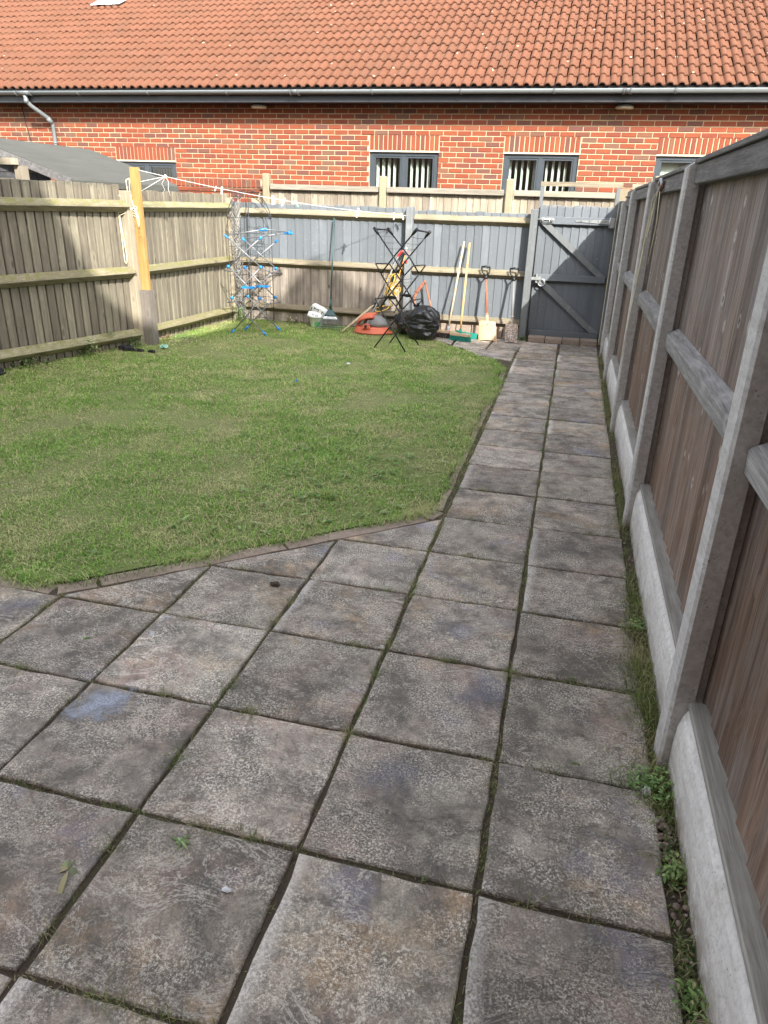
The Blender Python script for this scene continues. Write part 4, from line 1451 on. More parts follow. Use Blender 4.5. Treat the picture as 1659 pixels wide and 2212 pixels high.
BF = dict(F1=(-4.054, 8.35, 0), F3=(-3.601, 8.404, 0), x1=(-3.834, 8.376, .233), j1=(-4.014, 8.355, .434), j2=(-3.667, 8.396, .441), cl=(-3.804, 8.38, .565), j3=(-4.039, 8.352, .799), j4=(-3.638, 8.4, .806), x3=(-3.838, 8.376, .965), t1=(-4.054, 8.35, 1.147), t2=(-3.619, 8.402, 1.142), wl1=(-4.074, 8.348, .375), wl2=(-4.101, 8.344, .75), wr1=(-3.563, 8.408, .376), wr2=(-3.522, 8.413, .747))
BB = dict(F1=(-4.012, 8.676, 0), F3=(-3.577, 8.809, 0), x1=(-3.799, 8.741, .232), j1=(-3.957, 8.693, .42), j2=(-3.628, 8.794, .414), cl=(-3.779, 8.748, .545), j3=(-3.974, 8.688, .766), j4=(-3.606, 8.8, .764), x3=(-3.786, 8.745, .923), t1=(-3.986, 8.684, 1.104), t2=(-3.581, 8.808, 1.094), wl1=(-4.053, 8.664, .356), wl2=(-4.07, 8.658, .715), wr1=(-3.562, 8.814, .356), wr2=(-3.544, 8.82, .711))
ba = thing('clothes_airer', 'silver folding clothes airer with bright blue plastic joints in the fence corner', 'clothes airer', (-3.82, 8.57, 0), 'clothes airers on the lawn')
TR = .0075
for D in (BF, BB):
    for a_, b_ in (('F1', 'j2'), ('F3', 'j1')):
        part('leg', MB().tube([D[a_], D['x1'], D[b_]], TR, 7), M['silver'], ba, D[a_])
    for a_, b_ in (('j1', 'j4'), ('j2', 'j3'), ('j3', 't2'), ('j4', 't1')):
        part('strut', MB().tube([D[a_], D[b_]], TR, 7), M['silver'], ba, D[a_])
    for a_, b_ in (('F1', 'x1'), ('F3', 'x1')):
        A_, B_ = Vector(D[a_]), Vector(D[b_])
        part('foot_cap', MB().tube([A_ - Vector((0, 0, .002)), A_.lerp(B_, .22)], [.016, .010], 8), M['blue'], ba, A_)
    for k in ('j1', 'j2', 'j3', 'j4'):
        p = Vector(D[k])
        part('joint', MB().tube([p + Vector((0, -.014, 0)), p + Vector((0, .014, 0))], .0185, 12), M['blue'], ba, p)
    cm = MB()
    p = Vector(D['cl'])
    u_ = (Vector(D['F3']) - Vector(D['F1'])).normalized()
    cm.loft([[p + u_ * s_ + Vector((0, dy, dz * w_)) for dy, dz in ((-.012, -.018), (.012, -.018), (.012, .018), (-.012, .018))] for s_, w_ in ((-.085, .35), (-.055, .9), (0, .45), (.055, .9), (.085, .35))], True)
    part('clamp', cm, M['blue'], ba)
    for k in ('t1', 't2'):
        p = Vector(D[k])
        d_ = (Vector(D['j4' if k == 't1' else 'j3']) - p).normalized()
        part('end_cap', MB().tube([p - d_ * .010, p + d_ * .042], [.0155, .0095], 9), M['blue'], ba, p)
V3 = lambda D, k: Vector(D[k])
for nm, ja, wa, jb in (('lower', 'j1', 'wl1', None), ('upper', 'j3', 'wl2', None), ('lower', 'j2', 'wr1', None), ('upper', 'j4', 'wr2', None)):
    p0, p1 = V3(BF, ja), V3(BF, wa)
    q0, q1 = V3(BB, ja), V3(BB, wa)
    part('shelf_frame', MB().tube([p0, p1, p1.lerp(q1, .02), q1.lerp(p1, .02), q1.lerp(q0, .05), q0], .0065, 7), M['silver'], ba, p0)
wm = MB()
for (a_, b_) in (('j1', 'x1'), ('j2', 'x1'), ('j3', 'cl'), ('j4', 'cl')):
    for k in (.15, .45, .75):
        wm.tube([V3(BF, a_).lerp(V3(BF, b_), k), V3(BB, a_).lerp(V3(BB, b_), k)], .0022, 5)
part('wire', wm, M['silver'], ba)
# wing folded over the top
TA, TB = Vector((-4.054, 8.35, 1.147)), Vector((-3.986, 8.684, 1.104))
TC, TD = Vector((-3.57, 8.42, 1.235)), Vector((-3.43, 8.85, 1.19))
part('top_wing', MB().tube([TA, TC], TR, 7).tube([TB, TD], TR, 7).tube([TC, TD], .006, 7), M['silver'], ba, TA)
wm = MB()
for k in (.72, .82, .9):
    wm.tube([TA.lerp(TC, k), TB.lerp(TD, k)], .0022, 5)
part('wire', wm, M['silver'], ba)
cm = MB()
cm.tube([TC + (TA - TC) * .16, TC + (TD - TC) * .05], [.012, .02], 8).tube([TD + (TB - TD) * .12, TD + Vector((.02, 0, .0))], [.012, .022], 8).tube([TD + Vector((.0, 0, .02)), TD + Vector((.03, .0, -.02))], .016, 8)
part('end_cap', cm, M['blue'], ba)

KF = dict(F1=(-2.133, 8.134, 0), F3=(-1.726, 8.005, 0), x1=(-1.93, 8.07, .268), j1=(-2.07, 8.114, .454), j2=(-1.788, 8.025, .465), x2=(-1.925, 8.068, .648), j3=(-2.069, 8.114, .83), j4=(-1.774, 8.02, .835), x3=(-1.916, 8.065, 1.017), t1=(-2.155, 8.142, 1.291), t2=(-1.658, 7.983, 1.303), wl1=(-2.135, 8.135, .553), wl2=(-2.138, 8.136, .932), wr1=(-1.688, 7.993, .574), wr2=(-1.676, 7.989, .94), c1=(-1.972, 8.083, .584), c2=(-1.873, 8.052, .585))
KB = dict(F1=(-2.037, 8.519, 0), F3=(-1.67, 8.48, 0), x1=(-1.852, 8.499, .255), j1=(-1.973, 8.512, .433), j2=(-1.722, 8.485, .441), x2=(-1.848, 8.499, .63), j3=(-1.987, 8.514, .806), j4=(-1.704, 8.483, .816), x3=(-1.834, 8.497, .999), t1=(-2.093, 8.525, 1.278), t2=(-1.608, 8.473, 1.267), wl1=(-2.076, 8.523, .53), wl2=(-2.073, 8.523, .91), wr1=(-1.645, 8.477, .544), wr2=(-1.632, 8.476, .917), c1=(-1.89, 8.503, .565), c2=(-1.796, 8.493, .566))
ka = thing('clothes_airer', 'black folding clothes airer standing open on the lawn before the bin bags', 'clothes airer', (-1.9, 8.27, 0), 'clothes airers on the lawn')
TR = .0085
for D in (KF, KB):
    for pts in (('F1', 'x1', 'j2'), ('F3', 'x1', 'j1')):
        part('leg', MB().tube([D[k] for k in pts], TR, 7), M['black_tube'], ka, D[pts[0]])
    for pts in (('j1', 'x2', 'j4'), ('j2', 'x2', 'j3'), ('j3', 'x3', 't2'), ('j4', 'x3', 't1')):
        part('strut', MB().tube([D[k] for k in pts], TR, 7), M['black_tube'], ka, D[pts[0]])
    for k in ('x1', 'j1', 'j2', 'x2', 'j3', 'j4', 'x3'):
        p = Vector(D[k])
        part('rivet', MB().tube([p + Vector((0, -.012, 0)), p + Vector((0, .012, 0))], .006, 6), M['silver'], ka, p)
    ct = MB()
    a_, b_ = Vector(D['c1']), Vector(D['c2'])
    ct.loft([[a_.lerp(b_, s_) + Vector((0, dy, dz * w_)) for dy, dz in ((-.006, -.02), (.006, -.02), (.006, .02), (-.006, .02))] for s_, w_ in ((-.45, .2), (-.2, .55), (0, .4), (.5, .95), (.95, .75), (1.1, .3))], True)
    part('catch', ct, M['black'], ka)
    for k, j in (('t1', 'x3'), ('t2', 'x3')):
        p = Vector(D[k]); d_ = (Vector(D[j]) - p).normalized()
        part('end_cap', MB().tube([p - d_ * .02, p + d_ * .02, p + d_ * .075], [.017, .019, .010], 8), M['black'], ka, p)
for ja, wa in (('j1', 'wl1'), ('j2', 'wr1'), ('j3', 'wl2'), ('j4', 'wr2')):
    p0, p1, q0, q1 = V3(KF, ja), V3(KF, wa), V3(KB, ja), V3(KB, wa)
    part('shelf_frame', MB().tube([p0, p1, p1.lerp(q1, .02), q1.lerp(p1, .04), q1.lerp(q0, .1), q0], .0075, 7), M['black_tube'], ka, p0)
for k in ('t1', 't2'):
    part('top_bar', MB().tube([KF[k], KB[k]], .009, 8), M['black_tube'], ka, KF[k])
wm = MB()
for (a_, b_) in (('t1', 'x3'), ('t2', 'x3'), ('j3', 'x2'), ('j4', 'x2'), ('j1', 'x1'), ('j2', 'x1')):
    for k in (.25, .48, .7):
        A_, B_ = V3(KF, a_).lerp(V3(KF, b_), k), V3(KB, a_).lerp(V3(KB, b_), k)
        wm.tube([A_, A_.lerp(B_, .5) - Vector((0, 0, .006)), B_], .0020, 5)
part('wire', wm, M['black_tube'], ka)

# ------------------------------------------------------------------ corner trellis and lattice bundle
tr_ = thing('iron_trellis', 'black wrought iron trellis panels with scrolled arched tops in the fence corner', 'trellis', (-4.2, 9.36, 0))
def spiral(c, r, u, turns=1.6, k=22, flip=1):
    c = Vector(c); u = Vector(u)
    return [c + u * (r * (1 - .72 * i / k) * math.cos(turns * 2 * PI * i / k)) + Vector((0, 0, flip * r * (1 - .72 * i / k) * math.sin(turns * 2 * PI * i / k))) for i in range(k + 1)]
def tpanel(o_, u_, w, zs, zt):
    o_, u_ = Vector(o_), Vector(u_).normalized()
    P = lambda s_, z: o_ + u_ * s_ + Vector((0, 0, z))
    fr = MB()
    fr.tube([P(0, .0), P(0, zt)], .005, 6)
    fr.tube([P(w, .0), P(w, zs)], .005, 6)
    arch = [P(w * (1 - math.cos(a_)) if False else w * math.sin(a_) ** 1.0, zs + (zt - zs) * math.cos(a_) ** 1.25) for a_ in [PI / 2 * k / 12 for k in range(13)]]
    fr.tube(arch, .005, 6)
    fr.tube([p - Vector((0, 0, .075)) for p in arch[1:11]], .0045, 5)
    part('panel_frame', fr, M['wrought'], tr_, o_)
    ba_ = MB()
    for z in (.06, .34, .62, .80, .98, 1.14, zs):
        ba_.tube([P(0, z), P(w, z)], .0030, 5)
    for s_ in (w * .33, w * .66):
        ba_.tube([P(s_, .06), P(s_, zs)], .0030, 5)
    part('bar', ba_, M['wrought'], tr_, o_)
    def scr_(c_, r_, tn_, k_, fl_, w_):
        part('scroll', MB().tube(spiral(c_, r_, u_, tn_, k_, fl_), w_, 5), M['wrought'], tr_, c_)
    for z in (.2, .3, .48, .56, .71, .89, 1.06, 1.2):
        scr_(P(w * .5, z), w * .155, 1.3, 14, 1 if int(z * 100) % 2 else -1, .0028)
    for s_, z in ((w * .16, 1.0), (w * .82, .9), (w * .16, .5), (w * .82, .45)):
        scr_(P(s_, z), w * .13, 1.2, 12, 1, .0026)
    for s_, z, r in ((w * .47, zs + (zt - zs) * .72, .035), (w * .66, zs + (zt - zs) * .5, .033), (w * .92, zs + .02, .036), (w * .2, zs + (zt - zs) * .88, .03)):
        scr_(P(s_, z), r, 1.8, 22, 1, .0035)
tpanel((-4.215, 9.40, 0), (1, -.12, 0), .33, 1.33, 1.66)
tpanel((-4.245, 9.38, 0), (-.55, -1, 0), .30, 1.33, 1.66)
lb = thing('lattice_bundle', 'bundle of silvery willow lattice slats standing collapsed in the fence corner', 'lattice', (-4.34, 9.36, 0))
for side in (-1, 1):
    for k in range(34):
        z = .06 + k * .042
        xc = -4.36 + .02 * math.sin(z * 5) + side * .026
        L = .17
        a_ = math.radians(28) * side
        dx, dz = math.sin(a_) * L / 2, math.cos(a_) * L / 2
        y_ = 9.345 + random.uniform(-.01, .01) - abs(side + .5) * .01
        s_ = MB().bar((xc - dx, y_, z - dz * .4), (xc + dx, y_ - .01, z + dz * 1.6), .010, .005, (0, 1, 0))
        part('slat', s_, M['slat'], lb, (xc, y_, z))
part('upright', MB().bar((-4.36, 9.36, .0), (-4.34, 9.37, 1.6), .012, .01).bar((-4.41, 9.35, 0), (-4.38, 9.37, 1.5), .012, .01), M['slat'], lb)

# ------------------------------------------------------------------ tub, sacks, rake
tb = thing('plastic_tub', 'translucent white plastic tub with a green smear against the rear fence', 'tub', (-3.25, 9.30, 0))
part('tub_body', MB().ell([(-3.25, 9.30, 0.0, .078, .075), (-3.25, 9.30, .01, .082, .078), (-3.25, 9.30, .125, .102, .095), (-3.25, 9.30, .13, .110, .103), (-3.25, 9.30, .138, .110, .103), (-3.25, 9.30, .138, .098, .092), (-3.25, 9.30, .02, .075, .072)], 24), M['tub'], tb)


def sack(name, label, c, dims, rot, seedv, mat=M['sack'], amp=.014):
    c = Vector(c)
    R_ = Matrix.Rotation(rot[2], 3, 'Z') @ Matrix.Rotation(rot[1], 3, 'Y') @ Matrix.Rotation(rot[0], 3, 'X')
    v, f = [], []
    nu, nv = 18, 12
    for j in range(nv + 1):
        th = PI * j / nv
        for i in range(nu):
            ph = 2 * PI * i / nu
            e = .45
            sg = lambda q, e_: math.copysign(abs(q) ** e_, q)
            p = Vector((sg(math.sin(th), e) * sg(math.cos(ph), e) * dims[0], sg(math.sin(th), e) * sg(math.sin(ph), e) * dims[1], sg(math.cos(th), e) * dims[2]))
            nn_ = mnoise.noise(p * 16 + Vector((seedv, 0, 0))) * amp + mnoise.noise(p * 40 + Vector((0, seedv, 0))) * amp * .5
            p += p.normalized() * nn_
            v.append(c + R_ @ p)
    for j in range(nv):
        for i in range(nu):
            a_, b_ = j * nu + i, j * nu + (i + 1) % nu
            f.append((a_, b_, b_ + nu, a_ + nu))
    m_ = MB().add(v, f, 0, False)
    return m_, R_


def letters(txt, size, M4, mat, parent, name='lettering', ext=.0006):
    cu = bpy.data.curves.new(name, 'FONT')
    cu.body = txt
    cu.size = size
    cu.extrude = ext
    cu.align_x = 'CENTER'
    cu.align_y = 'CENTER'
    cu.materials.append(mat)
    o = bpy.data.objects.new(name, cu)
    COL.objects.link(o)
    dg = bpy.context.evaluated_depsgraph_get()
    me = bpy.data.meshes.new_from_object(o.evaluated_get(dg))
    bpy.data.objects.remove(o)
    o = bpy.data.objects.new(name, me)
    COL.objects.link(o)
    o.parent = parent
    o.matrix_local = Matrix.Translation(-org(parent)) @ M4
    return o


m_, R_ = sack('', '', (-3.225, 9.345, .205), (.125, .05, .062), (math.radians(14), math.radians(25), 0), 3.1)
sk = thing('plastic_sack', 'upper white plastic sack with bold black lettering leaning in the tub', 'sack', (-3.22, 9.35, .2), 'white sacks in the tub')
part('sack_body', m_, M['sack'], sk)
MR = Matrix.Translation(Vector((-3.225, 9.345, .205)) + R_ @ Vector((.03, -.058, .022))) @ R_.to_4x4() @ Matrix.Rotation(PI / 2, 4, 'X') @ Matrix.Diagonal((1.3, .62, 1, 1))
letters('M M', .085, MR, M['print'], sk)
MR = Matrix.Translation(Vector((-3.225, 9.345, .205)) + R_ @ Vector((-.095, -.0585, -.005))) @ R_.to_4x4() @ Matrix.Rotation(PI / 2, 4, 'X')
part('print_bar', MB().add([MR @ Vector(q) for q in ((-.006, -.035, 0), (.006, -.035, 0), (.006, .035, 0), (-.006, .035, 0))], [(0, 1, 2, 3)]), M['print'], sk)
m_, R_ = sack('', '', (-3.265, 9.265, .150), (.095, .048, .022), (math.radians(35), math.radians(14), .1), 8.3, amp=.01)
sk2 = thing('plastic_sack', 'lower crumpled white sack folded over the rim of tub', 'sack', (-3.26, 9.26, .15), 'white sacks in the tub')
part('sack_body', m_, M['sack'], sk2)
MR = Matrix.Translation(Vector((-3.265, 9.265, .150)) + R_ @ Vector((.01, -.02, .027))) @ R_.to_4x4()
letters('ET ZE', .035, MR, M['print'], sk2)

rk = thing('leaf_rake', 'grey green spring tine leaf rake leaning upright on the rear fence', 'rake', (-2.99, 9.06, 0))
RA = Vector((-3.033, 9.25, .276))
part('handle', MB().tube([RA - Vector((-.0, .01, .03)), (-3.059, 9.475, 1.363)], .0105, 9), M['rake'], rk, RA)
part('socket', MB().tube([RA + Vector((0, -.012, -.012)), RA + Vector((-.002, .02, .10))], [.019, .013], 10), M['rake'], rk)
tn = MB()
cap = MB()
bl_, br_ = Vector((-3.170, 9.05, .03)), Vector((-2.800, 9.07, .03))
top_l, top_r = RA + Vector((-.012, 0, -.01)), RA + Vector((.012, 0, -.01))
N_ = 17
tips = []
for k in range(N_):
    s_ = k / (N_ - 1)
    a_ = top_l.lerp(top_r, s_)
    b_ = bl_.lerp(br_, s_) + Vector((0, 0, .012 * math.sin(PI * s_)))
    mid_ = a_.lerp(b_, .45)
    part('tine', MB().tube([mid_ if 0 < k < N_ - 1 else a_, b_, b_ + Vector((0, -.012, -.028))], .0021 if 0 < k < N_ - 1 else .0038, 5), M['rake'], rk, b_)
fm = MB()
for s_, w_ in ((.38, .008), (.56, .006), (.93, .004)):
    fm.tube([top_l.lerp(bl_, s_), top_r.lerp(br_, s_)], w_, 6)
part('cross_bar', fm, M['rake'], rk)
pl = MB()
pl.prism([top_l, top_l.lerp(bl_, .38), top_r.lerp(br_, .38), top_r], (0, .003, .002))
part('fan_plate', pl, M['rake'], rk)
lbp = MB()
o_ = Vector((0, -.008, -.003))
lbp.prism([top_l.lerp(bl_, .42) + o_ + Vector((.004, 0, 0)), top_l.lerp(bl_, .555) + o_ + Vector((.005, 0, 0)), top_r.lerp(br_, .555) + o_ - Vector((.005, 0, 0)), top_r.lerp(br_, .42) + o_ - Vector((.004, 0, 0))], (0, .002, .001))
lb_ = part('paper_label', lbp, M['paper'], rk)
gp = MB()
o2 = Vector((0, -.0095, -.0035))
L1, L2, R1, R2 = top_l.lerp(bl_, .42), top_l.lerp(bl_, .555), top_r.lerp(br_, .42), top_r.lerp(br_, .555)
for (s0, s1, t0, t1) in ((.25, .4, .12, .35), (.62, .9, .3, .85), (.3, .5, .45, .6), (.63, .72, .12, .24), (.12, .5, .72, .8)):
    q = lambda s_, t_: L1.lerp(R1, s_).lerp(L2.lerp(R2, s_), t_) + o2
    gp.add([q(s0, t1), q(s1, t1), q(s1, t0), q(s0, t0)], [(0, 1, 2, 3)])
part('label_print', gp, M['greyprint'], lb_)

# ------------------------------------------------------------------ hover mower, edging tool
mw = thing('hover_mower', 'faded orange hover mower with grey hood and yellow cable against the fence', 'lawn mower', (-2.42, 9.12, 0))
MX, MY = -2.425, 9.13
dk = MB()
dk.ell([(MX, MY, .004, .245, .17), (MX, MY, .018, .252, .175), (MX, MY, .024, .232, .155), (MX - .005, MY, .072, .222, .15), (MX - .005, MY, .084, .205, .135), (MX - .005, MY, .086, .12, .08)], 36)
part('deck', dk, M['orange'], mw)
part('flange_tail', MB().prism([(MX + .20, MY - .09, .012), (MX + .275, MY - .05, .012), (MX + .275, MY + .05, .012), (MX + .20, MY + .09, .012)], (0, 0, .012)), M['orange'], mw)
hd = MB()
hd.ell([(MX + .04, MY + .02, .085, .165, .115), (MX + .04, MY + .02, .13, .158, .11), (MX + .035, MY + .02, .18, .13, .095), (MX + .03, MY + .02, .215, .085, .065), (MX + .03, MY + .02, .228, .03, .025)], 28)
part('hood', hd, M['greyplastic'], mw)
ld = MB()
rings = []
for k in range(9):
    s_ = k / 8
    a_ = PI * (.03 + .50 * s_)
    cx, cz = MX + .02 - .205 * math.cos(a_), .125 + .118 * math.sin(a_)
    w_ = .05 + .055 * math.sin(PI * (.15 + .7 * s_))
    rings.append([(cx, MY + .0 - w_ - .025, cz - .035), (cx, MY - w_ * .6, cz + .004), (cx, MY + .02, cz + .016), (cx, MY + .02 + w_, cz - .01), (cx, MY + .02 + w_, cz - .03), (cx, MY - w_ - .01, cz - .05)])
ld.loft(rings, True, 0, True)
part('lid', ld, M['orange'], mw)
pvm = MB()
pvm.prism([(-2.525, MY - .168, .075), (-2.41, MY - .168, .075), (-2.435, MY - .160, .122), (-2.455, MY - .158, .132), (-2.485, MY - .158, .132), (-2.505, MY - .160, .12)], (0, .05, 0))
pvo = part('pivot_lug', pvm, M['orange'], mw)
part('pivot_bolt', MB().tube([(-2.468, MY - .175, .103), (-2.468, MY - .160, .103)], .019, 14), M['black'], pvo)
hp = [(-2.468, MY - .15, .103), (-2.457, 9.10, .188), (-2.328, 9.25, .49), (-2.272, 9.32, .662), (-2.225, 9.37, .817), (-2.165, 9.42, .957), (-2.11, 9.44, 1.015)]
part('handle_tube', MB().tube(hp, .0115, 8), M['greyplastic'], mw, hp[0])
hp2 = [(-2.37, 9.24, .24), (-2.34, 9.28, .30), (-2.26, 9.36, .55), (-2.19, 9.42, .80), (-2.12, 9.45, .95)]
part('handle_tube', MB().tube(hp2, .0125, 8), M['black_tube'], mw, hp2[0])
part('grip', MB().tube([(-2.195, 9.41, .885), (-2.175, 9.415, .945), (-2.14, 9.42, .99), (-2.10, 9.425, 1.015)], [.012, .016, .016, .012], 8).tube([(-2.045, 9.43, 1.005), (-2.035, 9.43, .97), (-2.045, 9.43, .92)], .013, 8).tube([(-2.055, 9.43, .91), (-2.075, 9.43, .85)], .016, 8), M['red'], mw)
part('switch_box', MB().ell([(-2.085, 9.43, .965, .028, .022), (-2.085, 9.43, 1.0, .036, .028), (-2.08, 9.43, 1.035, .03, .024), (-2.078, 9.43, 1.06, .014, .012)], 14), M['greyplastic'], mw)
cb = MB()
for k in range(7):
    c0 = Vector((-2.215 + random.uniform(-.03, .03), 9.30, .56 + random.uniform(-.10, .09)))
    rx, rz = random.uniform(.05, .085), random.uniform(.05, .11)
    ph = random.uniform(0, 6)
    cb.tube([c0 + Vector((rx * math.cos(ph + q * .55), random.uniform(-.02, .02), rz * math.sin(ph + q * .55) + rx * .5 * math.cos(ph + q * .55))) for q in range(12)], .0045, 6)
cb.tube([(-2.16, 9.29, .6), (-2.18, 9.29, .46), (-2.24, 9.27, .40), (-2.19, 9.28, .33)], .0045, 6)
cb.tube([(-2.41, 9.17, .30), (-2.385, 9.14, .272), (-2.32, 9.14, .275), (-2.24, 9.18, .31), (-2.21, 9.25, .36), (-2.24, 9.28, .42)], .0055, 6)
cb.tube([(-2.41, 9.17, .30), (-2.36, 9.22, .32), (-2.28, 9.25, .34)], .0055, 6)
part('power_cable', cb, M['yellow'], mw, (-2.2, 9.3, .5))
co = MB()
co.tube([(-2.085, 9.40, .95), (-2.10, 9.39, .88), (-2.12, 9.38, .80), (-2.15, 9.36, .70), (-2.17, 9.33, .62), (-2.185, 9.3, .57)], .006, 6)
co.tube([(-2.46, 9.12, .24), (-2.43, 9.1, .255), (-2.40, 9.1, .245)], .006, 6)
part('tail_cable', co, M['cableorange'], mw, (-2.1, 9.4, .9))
co = MB()
co.tube([(-2.17, 9.32, .42), (-2.15, 9.34, .33), (-2.19, 9.36, .24), (-2.14, 9.40, .17), (-2.12, 9.42, .23), (-2.17, 9.42, .28), (-2.22, 9.40, .22)], .0035, 5)
co.tube([(-2.25, 9.35, .2), (-2.18, 9.36, .14), (-2.10, 9.38, .19), (-2.13, 9.4, .27)], .003, 5)
part('black_flex', co, M['black'], mw, (-2.15, 9.4, .2))
bgm, R_ = sack('', '', (-2.225, 9.33, .45), (.055, .03, .13), (0, math.radians(18), 0), 5.5, amp=.03)
solo('polythene_wrap', bgm, M['sack'], 'crumpled clear white polythene caught in the yellow cable behind the black airer', 'polythene', None, (-2.225, 9.33, .45))

et = thing('edging_tool', 'long pale wooden handle lying aslant between rake and mower with a dark fork head', 'garden tool', (-2.78, 8.94, 0))
part('handle', MB().tube([(-2.785, 8.935, .012), (-2.62, 9.13, .17), (-2.452, 9.33, .335)], [.014, .0145, .0135], 9), M['handle_wood'], et)
part('head', MB().tube([(-2.475, 9.31, .312), (-2.44, 9.345, .345)], .018, 8).tube([(-2.455, 9.33, .33), (-2.47, 9.35, .28), (-2.46, 9.36, .24)], .008, 6).tube([(-2.445, 9.34, .34), (-2.42, 9.36, .30), (-2.415, 9.37, .26)], .008, 6), M['black'], et)

hk = thing('grass_hook', 'rusty long handled grass hook leaning on the grey fence behind the bin bag', 'garden tool', (-1.6, 9.25, 0))
part('shaft', MB().tube([(-1.595, 9.24, .095), (-1.696, 9.34, .325), (-1.792, 9.42, .58), (-1.815, 9.44, .632)], .0115, 8), M['red_wood'], hk)
part('shaft_end', MB().tube([(-1.592, 9.235, .02), (-1.595, 9.24, .10)], [.018, .014], 8), M['handle_wood'], hk)
part('blade', MB().loft([[Vector(p) + Vector((dx, dy, dz)) for dx, dy, dz in ((-.012 * w_, -.004, .008 * w_), (.012 * w_, -.004, -.008 * w_), (.012 * w_, .004, -.008 * w_), (-.012 * w_, .004, .008 * w_))] for p, w_ in (((-1.819, 9.43, .637), 1.0), ((-1.87, 9.43, .575), 1.4), ((-1.915, 9.43, .51), 1.4), ((-1.945, 9.43, .43), 1.1), ((-1.93, 9.42, .37), .9), ((-1.905, 9.41, .33), .6))], True), M['rust'], hk)
part('socket', MB().tube([(-1.835, 9.435, .655), (-1.815, 9.435, .645), (-1.80, 9.43, .60)], [.010, .016, .013], 8), M['rust'], hk)
part('tie_bar', MB().tube([(-1.848, 9.425, .60), (-1.90, 9.425, .52), (-1.945, 9.425, .515)], .008, 6), M['rust'], hk)

# ------------------------------------------------------------------ bin bags
def bag(name, label, c, rx, ry, h, seedv, tie=True):
    c = Vector(c)
    nu, nv = 72, 44
    v, f = [], []
    for j in range(nv + 1):
        s_ = j / nv
        if s_ < .5:
            pr = .80 + .20 * math.sin(PI * s_)
        else:
            pr = math.cos((s_ - .5) * PI) ** .62 if s_ < 1 else 0
        z = h * (s_ ** .95)
        for i in range(nu):
            a_ = 2 * PI * i / nu
            p = Vector((math.cos(a_) * rx * pr, math.sin(a_) * ry * pr, z))
            q = Vector((p.x * 3.2, p.y * 3.2, p.z * 17)) + Vector((seedv, 0, 0))
            n1 = 1 - abs(mnoise.noise(q)) * 2
            n2 = mnoise.noise(p * 7 + Vector((0, seedv, 0)))
            n3 = 1 - abs(mnoise.noise(Vector((p.x * 9, p.y * 9, p.z * 34 + seedv)))) * 2
            pleat = math.cos(a_ * 11 + 4 * n2) * max(0, s_ - .55) * .10
            d_ = .016 * n1 + .05 * n2 + .007 * n3 + pleat * .35
            rad = Vector((math.cos(a_), math.sin(a_), 0))
            k_ = min(1, 6 * s_ + .3)
            v.append(c + p + rad * d_ * k_ * (1 if s_ < 1 else 0) + Vector((0, 0, .02 * n2 * s_)))
    for j in range(nv):
        for i in range(nu):
            a0, b0 = j * nu + i, j * nu + (i + 1) % nu
            f.append((a0, b0, b0 + nu, a0 + nu))
    f.append(tuple(range(nu - 1, -1, -1)))
    m_ = MB().add(v, f, 0, True)
    t_ = thing('bin_bag', label, 'bin bag', c, 'black bin bags by the fence')
    part('sack_body', m_, M['binbag'], t_)
    return t_


b1 = bag('bin_bag', 'large full black bin bag nearest the lawn with a loose flap', (-1.735, 8.99, 0), .205, .19, .41, 2.0)
fl = MB()
rings = []
for k in range(9):
    s_ = k / 8
    x = -1.745 + .20 * s_
    z = .365 - .22 * s_ ** 1.3
    y = 8.90 - .06 * math.sin(PI * s_)
    w_ = .055 + .03 * math.sin(PI * s_)
    rings.append([(x - w_ * .5, y - .012 + .012 * math.sin(k * 2.1), z - w_ * .5), (x, y - .03, z), (x + w_ * .6, y + .012 * math.cos(k * 1.7), z + w_ * .4), (x + w_ * .6, y + .01, z + w_ * .35), (x, y - .018, z - .01), (x - w_ * .5, y - .002, z - w_ * .55)])
fl.loft(rings, True, 0, True)
part('loose_flap', fl, M['binbag'], b1)
kt = MB()
for k in range(7):
    a0 = random.uniform(0, 6.28)
    kt.tube([(-1.80 + .02 * math.cos(a0), 9.0, .34), (-1.84 + .05 * math.cos(a0), 8.98 + .03 * math.sin(a0), .40 + random.uniform(-.01, .02)), (-1.82 + .10 * math.cos(a0 + .8), 9.0 + .05 * math.sin(a0), .375 + random.uniform(-.02, .02))], [.018, .022, .006], 6)
part('knotted_neck', kt, M['binbag'], b1)
bag('bin_bag', 'smaller black bin bag tucked behind the large one by the fence', (-2.0, 9.28, 0), .145, .14, .29, 11.0)

